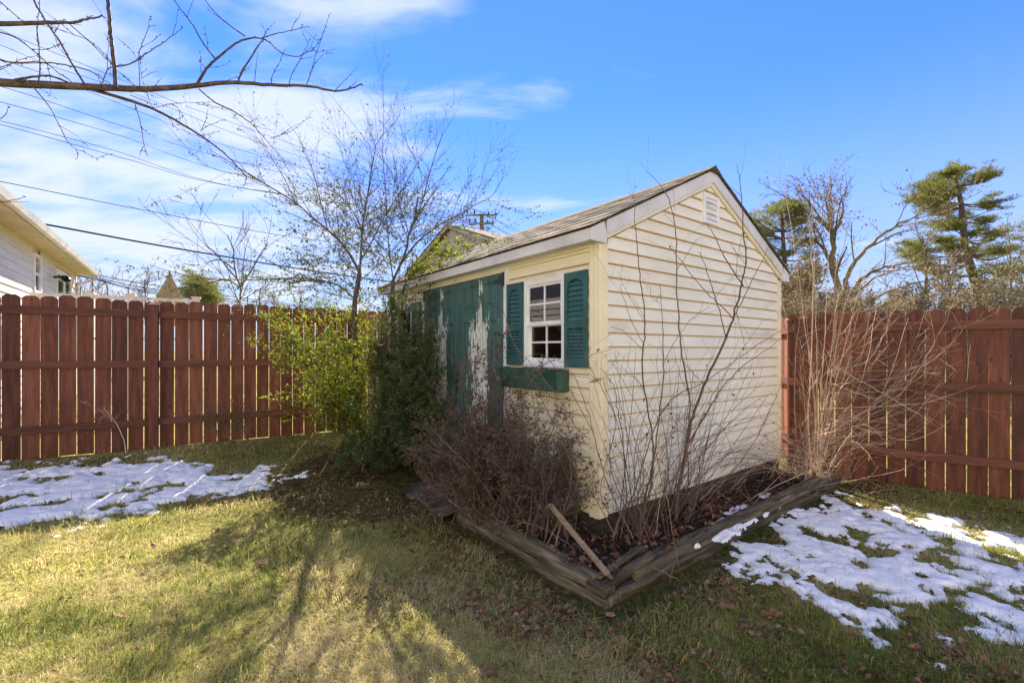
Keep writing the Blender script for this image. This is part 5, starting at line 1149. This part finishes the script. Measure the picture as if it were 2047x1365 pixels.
for k, (x, y, Y) in enumerate([(1580,592,14),(1640,585,15),(1700,575,16),(1760,580,15),(1820,572,17),(1875,568,16),(1930,575,15),(1985,562,17),(2035,560,16),(2090,570,16),(1605,560,17),(1660,600,13),(1730,596,13),(1795,598,13),(1850,598,13),(1950,596,13),(2010,592,14)]):
    r = np.random.default_rng(200+k); c = pt(x, y, Y); rad = 60/900*Y*r.uniform(.9,1.2); mb = MB(); st = []
    root = plant_thing('brush_shrub', 'olive brown leafless brush showing just above the right fence top', 'shrub', (c[0], Y, 0), GB)
    for _ in range(13):
        tgt = np.array((c[0], Y, c[2]))+np.array((r.normal(0,.6)*rad, r.normal(0,.4), r.uniform(-.7,.15)*rad*.9)); P = smooth_path([(c[0]+r.normal(0,.15), Y+r.normal(0,.15), 0), (c[0]*.5+tgt[0]*.5, tgt[1], tgt[2]*.55), tgt], 4)
        grow(mb, st, P, .016, .006, 0, [dict(n=3.5,ang=(20,60),len=(.2,.8),seg=5,wob=.16,rf=.6,rmax=.008,t0=.35,rmin=.004)], r, 4)
    attach(mb, 'branches', m_fartwig, root, False)
    lf = MB(); pos, dr = leaf_on(st, (0,1), 34, r, .3, 1, .06); leaves(lf, pos, dr, .085, r, .55, np.clip(r.normal(.6,.25,len(pos)),0,1)); attach(lf, 'foliage', m_fartwig, root, False, True)
def pine(name, label, trunk, Y, tiers, seed, r0, clump=.42, ndens=1., group=None, needle=.17, upsweep=.25):
    r = np.random.default_rng(seed); b_ = pt(trunk[0][0], trunk[0][1], Y); root = plant_thing(name, label, 'tree', (b_[0], Y, 0), group)
    mb = MB(); P = smooth_path([pt(x, y, Y) for x, y in trunk], 6); P[0,2] = 0; mb.tube(P, np.linspace(r0, r0*.25, len(P)), 9); attach(mb, 'trunk', m_bark, root, True)
    lb = MB(); nd = MB(); pos = []; dr = []
    for (y, xl, xr_, nb) in tiers:
        i = np.argmin(np.abs(P[:,2]-pt(0,y+14,Y)[2])); s_ = P[i]
        for _ in range(nb):
            x = r.uniform(xl, xr_); yy = y+r.normal(0,5); x = x if r.random() < .4 else (xl+(x-xl)*.35 if x-xl < xr_-x else xr_-(xr_-x)*.35); e = pt(x, yy, Y+r.uniform(-.11,.11)*Y*.6); m = (s_+e)/2+np.array((0,0,-.12*abs(e[0]-s_[0])+.05))
            Q = smooth_path([s_, m, e], 5); lb.tube(Q, np.linspace(.05,.012,len(Q)), 4)
            for _k in range(6):
                t_ = r.uniform(.6,1); j = int(t_*(len(Q)-1)); d = unit((Q[min(j+1,len(Q)-1)]-Q[j-1])+r.normal(0,.5,3)*np.array((.5,.5,.15))); ts = wander(r, Q[j], d, r.uniform(.3,.9), 4, .15, .05); lb.tube(ts, np.linspace(.015,.006,5), 3)
                for c in (ts[-1], ts[-2], ts[2]):
                    m_ = int(34*ndens); q = r.normal(0,1,(m_,3)); q /= np.linalg.norm(q, axis=1)[:,None]; q[:,2] = np.abs(q[:,2])*.7-.05
                    pos.append(c+q*np.array((clump*.55,clump*.55,clump*.22))*r.random((m_,1))**.5+r.normal(0,.02,(m_,3))); dr.append(q+np.array((0,0,upsweep)))
    pos = np.concatenate(pos); dr = np.concatenate(dr); leaves(nd, pos, dr, needle, r, .13, np.clip(r.normal(.5,.25,len(pos)),0,1))
    attach(lb, 'limbs', m_bark, root, True); attach(nd, 'needles', m_needles, root, False, True)
pine('pine_tree', 'big leaning pine with layered flat topped crown beyond the right fence', [(1968,690),(1962,610),(1948,560),(1930,500),(1925,450),(1920,400),(1908,350)], 25,
 [(345,1885,1950,5),(360,1860,1985,7),(378,1845,2010,9),(395,1835,2010,8),(405,1822,1900,5),(425,1870,2000,6),(447,1818,1900,5),(455,1900,1985,4),(478,1800,1900,6),(470,1940,2005,4),(500,1795,1990,8),(515,1810,1860,3),(500,1980,2030,4),(535,1800,1850,3),(545,1950,2040,4)], 301, .30, clump=.42, needle=.2)
pine('pine_tree', 'dark straight pine just right of the shed gable', [(1576,690),(1574,600),(1568,520),(1563,440),(1560,408)], 21,
 [(412,1550,1580,3),(425,1525,1600,6),(445,1505,1610,6),(465,1500,1630,6),(485,1510,1630,5),(510,1520,1620,5),(540,1540,1620,4),(565,1550,1610,3)], 302, .16, clump=.5)
pine('pine_tree', 'pine crown cut by the right frame edge', [(2110,690),(2105,560),(2100,450)], 27, [(452,2060,2130,5),(475,2035,2140,6),(500,2030,2150,6),(540,2000,2100,5),(565,1990,2100,4)], 303, .22, clump=.5)
pine('pine_tree', 'small dark pine between folded umbrella and bare tree beyond the left fence', [(398,690),(396,600),(392,556)], 26, [(560,375,405,5),(572,370,415,6),(585,370,420,6),(598,375,425,5),(608,380,430,4)], 304, .14, clump=.5)
GL = 'bare trees beyond the left fence'
far_tree('bare_tree', 'small forked bare tree standing just behind the left fence', 470, 470, 7.6, 401, paths=[[(478,690),(480,610),(480,575)],[(480,575),(470,540),(466,500),(455,470)],[(480,575),(500,545),(520,510),(536,485)],[(475,560),(450,530),(430,505),(410,490)],[(479,575),(455,560),(420,566),(400,580)],[(470,540),(440,520),(415,525)]], dens=2.2, trunk_r=.024, group=GL, mat=m_bark)
for k, (x, y, Y) in enumerate([(160,560,40),(185,555,40),(215,570,42),(255,575,45),(290,560,48),(330,580,45),(520,575,35),(550,592,38),(600,600,42),(640,602,42)]):
    far_tree('bare_tree', 'hazy bare tree far off just above the left fence line', x, y, Y, 420+k, dens=1.0, trunk_r=.07, group='far trees beyond the left fence')

# ------------------------------------------------------------------ grass, litter
r = np.random.default_rng(99)
def visible_pts(n, ymin=1.55, ymax=7.2, pw=2.1):
    # sample distance with density ~ 1/Y^pw per area
    u = r.random(n); a = 2-pw; Y = (ymin**a+u*(ymax**a-ymin**a))**(1/a); X = (r.random(n)*2-1)*1.2*Y; return X, Y
def yard_mask(x, y):
    dl = (x-LF0[0])*LFN[0]+(y-LF0[1])*LFN[1]; ins, a, b = in_shed(x, y, .0)
    bed = (a > -.66) & (b > -.66) & (a < 3.3) & (b < 1.12) & ~((a > 0) & (b > 0))
    # the bed is an L round the near corner
    bed &= ((b < .0) | (a < 0))
    ra_ = (x-RF0[0])*RFN[0]+(y-RF0[1])*RFN[1]
    return (dl > .03) & ~ins & ~bed & (((a < -.62) | (b > 2.75)) | (b < 1.08) | (a > 0)), dl, a, b
def blades(n, hmin, hmax, wid, name, seed, dens_f, pw=2.1, ymin=1.55, ymax=7.4, lean=(.25,1.1)):
    global r
    r = np.random.default_rng(seed); X, Y = visible_pts(n, ymin, ymax, pw); ok, dl, a, b = yard_mask(X, Y); X, Y, a, b, dl = X[ok], Y[ok], a[ok], b[ok], dl[ok]
    D, dry = dens_f(X, Y, a, b, dl); k = r.random(len(X)) < D; X, Y, dry = X[k], Y[k], dry[k]; n = len(X)
    Z = zg(X, Y); sf = snow_f(X, Y) > .05; sn_keep = ~sf | (r.random(n) < .09+.25*(fbm(X, Y, 9, 2) > .56)); X, Y, Z, dry, sf = X[sn_keep], Y[sn_keep], Z[sn_keep], dry[sn_keep], sf[sn_keep]; n = len(X)
    clump = fbm(X, Y, 6, 3); H = (hmin+(hmax-hmin)*r.random(n)**1.5)*(.55+.9*clump); H = np.where(sf, H*.9+.012, H)
    th = r.random(n)*6.283; flow = fbm(X+40, Y-7, 1.2, 2)*9; th = np.where(r.random(n) < .5, flow+r.normal(0,.6,n), th)
    le = np.minimum(r.uniform(lean[0], lean[1], n)*np.where(dry > .5, 1.55, .9), 1.48); c, s = np.cos(th), np.sin(th); tw = th+1.57+r.normal(0,.5,n); wx, wy = np.cos(tw), np.sin(tw)
    w_ = wid*r.uniform(.6,1.3,n)*np.sqrt(Y/2.2)
    p0 = np.column_stack((X, Y, Z-.006)); hx = H[:,None]*np.sin(le)[:,None]*np.column_stack((c, s, np.zeros(n))); hz = (H*np.cos(le))[:,None]*np.array((0,0,1.))
    m = p0+hx*.38+hz*.62; t_ = p0+hx*1.05+hz*np.clip(1.0-.25*le,.3,1)[:,None]; sd_ = np.column_stack((wx, wy, np.zeros(n)))*w_[:,None]
    V = np.stack((p0-sd_, p0+sd_, m+sd_*.8, m-sd_*.8, t_), 1).reshape(-1,3); b_ = np.arange(n)[:,None]*5
    mb = MB(); mb.add(V, b_+np.array([[0,1,2,3]]), b_+np.array([[3,2,4]]), np.repeat(np.clip(dry+r.normal(0,.20,n),0,1), 5)); o = mb.build(name, m_grass); return o
def df(X, Y, a, b, dl):
    n1 = fbm(X+3, Y+8, 1.3, 4); n2 = fbm(X, Y, 4.5, 3); right = sst(X, .3, 1.6)
    dry = .50+1.5*(n1-.5)+1.1*(n2-.5)-.22*right+.14*sst(-X, .3, 2.2)
    dry = np.where(r.random(len(X)) < .5, dry, dry+r.normal(0,.28,len(X)))
    D = .55+1.2*(n2-.35)
    # thin by the bed, under the shrubs and along the fences
    nb = (np.maximum(-.62-a, 0) < .35) & (b > -.7) & (b < 3.6) & (a < 0); D = np.where(nb, D*.45, D)
    sh = ((X+1.3)**2/1.3+(Y-4.9)**2/1.5) < 1; D = np.where(sh, D*.15, D)
    bare = (X > 1.0) & (Y > 2.2) & (b < -.6) & (b > -1.15) ; D = np.where(bare, D*.5, D); D = np.where(dl < .25, D*.8, D)
    return np.clip(D, .03, 1), np.clip(dry, 0, 1)
g1 = blades(560000, .018, .068, .0015, 'grass', 501, df)
tag(g1, 'short winter lawn grass, part green and part straw coloured', kind='stuff')
def df2(X, Y, a, b, dl):
    n1 = fbm(X+13, Y+2, 2.4, 3); D = np.clip((n1-.52)*6, 0, 1)*(1-.6*sst(X,.4,1.5)); D = np.where(((X+1.3)**2/1.3+(Y-4.9)**2/1.5) < 1, 0, D); return D, np.clip(.3+r.random(len(X))*.65, 0, 1)
g2 = blades(70000, .05, .13, .0015, 'grass', 502, df2, lean=(.3,1.0))
tag(g2, 'longer arching tufts of grass in the lawn', kind='stuff')
def df3(X, Y, a, b, dl):
    n1 = fbm(X+33, Y+12, 3.1, 3); D = np.clip((n1-.40)*4, .05, 1)*(1-.45*sst(X,.6,1.6)); D = np.where(((X+1.3)**2/1.3+(Y-4.9)**2/1.5) < 1, .1, D); return D, np.clip(.72+r.random(len(X))*.35, 0, 1)
g3 = blades(110000, .05, .12, .0014, 'grass', 503, df3, lean=(.85,.98))
tag(g3, 'pale dead grass blades lying matted on the lawn', kind='stuff')
# leaf litter
def litter(n, seed, pf, size, name, label, h=0.0, ymax=7.0, pw=1.8):
    global r
    r = np.random.default_rng(seed); X, Y = visible_pts(n, 1.6, ymax, pw); X, Y, Z = pf(X, Y); m = len(X)
    ang = r.random(m)*6.283; tilt = r.normal(0,.35,(m,2)); L_ = size*r.uniform(.5,1.5,m); d = np.column_stack((np.cos(ang), np.sin(ang), tilt[:,0])); s_ = np.column_stack((-np.sin(ang), np.cos(ang), tilt[:,1])); W_ = L_*r.uniform(.35,.75,m); cu = r.uniform(.0,.5,m)*L_
    c = np.column_stack((X, Y, Z+.006+h*r.random(m))); up = np.array((0,0,1.))
    A = c-d*L_[:,None]/2; B = c+d*L_[:,None]/2; C1 = c+s_*W_[:,None]/2-d*(L_*.1)[:,None]+up*cu[:,None]*.6; C2 = c-s_*W_[:,None]/2+d*(L_*.08)[:,None]+up*cu[:,None]; E1 = c+s_*W_[:,None]*.35+d*(L_*.3)[:,None]+up*cu[:,None]*.5; E2 = c-s_*W_[:,None]*.38+d*(L_*.28)[:,None]+up*cu[:,None]*.3
    V = np.stack((A,C1,E1,B,E2,C2,c), 1).reshape(-1,3); b_ = np.arange(m)[:,None]*7
    T = np.concatenate([b_+np.array([[6,i,(i+1)%6]]) for i in range(6)]); mb = MB(); mb.add(V, None, T, np.repeat(np.clip(r.normal(.48,.24,m),0,1), 7)); return tag(mb.build(name, m_litter), label, kind='stuff')
def pf_yard(X, Y):
    ok, dl, a, b = yard_mask(X, Y); D = np.zeros(len(X))
    D = np.where((b > -1.35) & (b < -.6) & (a > -.8) & (a < 4.2), .55, D); D = np.where((a < -.6) & (a > -1.15) & (b > -.5) & (b < 3.8), .5, D)
    D = np.where(((X+1.35)**2/1.6+(Y-4.85)**2/1.6) < 1, .95, D); D = np.where((X > .8) & (Y < 2.9) & (X < 2.6), .34, D); D = np.where((X > 2.2) & (Y > 3.7), .4, D); D = np.where(dl < .35, .25, D)
    D = np.maximum(D, .025)*(.3+1.4*(fbm(X, Y, 3.3, 3) > .48)); D = np.where(snow_f(X, Y) > 0, .008, D)
    k = ok & (r.random(len(X)) < D); return X[k], Y[k], zg(X[k], Y[k])
litter(34000, 601, pf_yard, .030, 'leaf_litter', 'brown dead leaves scattered over lawn and under the shrubs', .012)
def pf_bed(X, Y):
    _, a, b = in_shed(X, Y); ok = (a > -.48) & (b > -.47) & (a < 3.2) & (b < 1.1) & ~((a > 0) & (b > 0)) & (r.random(len(X)) < .8); X, Y = X[ok], Y[ok]; return X, Y, bed_z(X, Y)
litter(26000, 602, pf_bed, .040, 'leaf_litter', 'dark dead leaves covering the soil of the planting bed', .03)
def pf_moss(X, Y):
    k = (r.random(len(X)) < .06) & yard_mask(X, Y)[0]; return X[k], Y[k], zg(X[k], Y[k])
# single larger fallen leaves
def big_leaf(p, L_, seed, val):
    L_ = L_*.78
    r = np.random.default_rng(seed); n = 11; mb = MB(); a0 = r.random()*6.28; V = [(0,0,.006)]
    for k in range(n):
        t_ = k/n*2*math.pi; rad = L_*(.32+.22*abs(math.cos(t_*2.5))+.1*r.random()); V.append((rad*math.cos(t_+a0)*1.15, rad*math.sin(t_+a0)*.8, .006+r.uniform(0,.42)*rad))
    mb.add(V, None, [(0,1+k,1+(k+1)%n) for k in range(n)], val); mb.tube([(0,0,.008),(L_*.5*math.cos(a0),L_*.5*math.sin(a0),.012),(L_*.95*math.cos(a0),L_*.95*math.sin(a0),.02)], .0012, 3, .3)
    o = mb.build('fallen_leaf', m_litter); o.location = (p[0], p[1], p[2]+.012); return o
LV = [((246,1235),.07,'rust brown fallen leaf alone in the sunlit grass at lower left'),((1575,1115),.06,None),((1220,1235),.06,None),((900,1222),.10,'big crumpled grey brown leaf on the shaded lawn before the timber corner'),((955,1228),.09,None),((1450,1220),.10,'large flat brown leaf lying right of the timber corner'),((1545,1235),.11,None),((1490,1262),.07,'orange brown leaf on the lawn below the right snow patch'),((1310,1230),.06,None),((1140,1230),.05,None),((880,1265),.05,'small rust leaf in the grass below the big crumpled leaf'),((810,1080),.06,None),((985,1350),.09,None),((1240,1290),.08,None),((1340,1200),.06,None),((1365,1255),.06,None),((1700,1275),.06,None),((1000,1110),.06,None),((525,1130),.09,'reddish brown leaf clump at the edge of the sunlit grass'),((410,1136),.06,None),((970,1355),.07,None),((1290,1340),.07,None),((1600,1270),.05,None),((780,1180),.05,None),((1830,1300),.06,None)]
for i, ((x, y), L_, lab) in enumerate(LV):
    o = big_leaf(gp(x, y), L_, 700+i, r.uniform(.3,.9)); tag(o, lab or 'curled brown fallen leaf lying loose on the shaded lawn', 'leaf', 'large fallen leaves on the lawn')
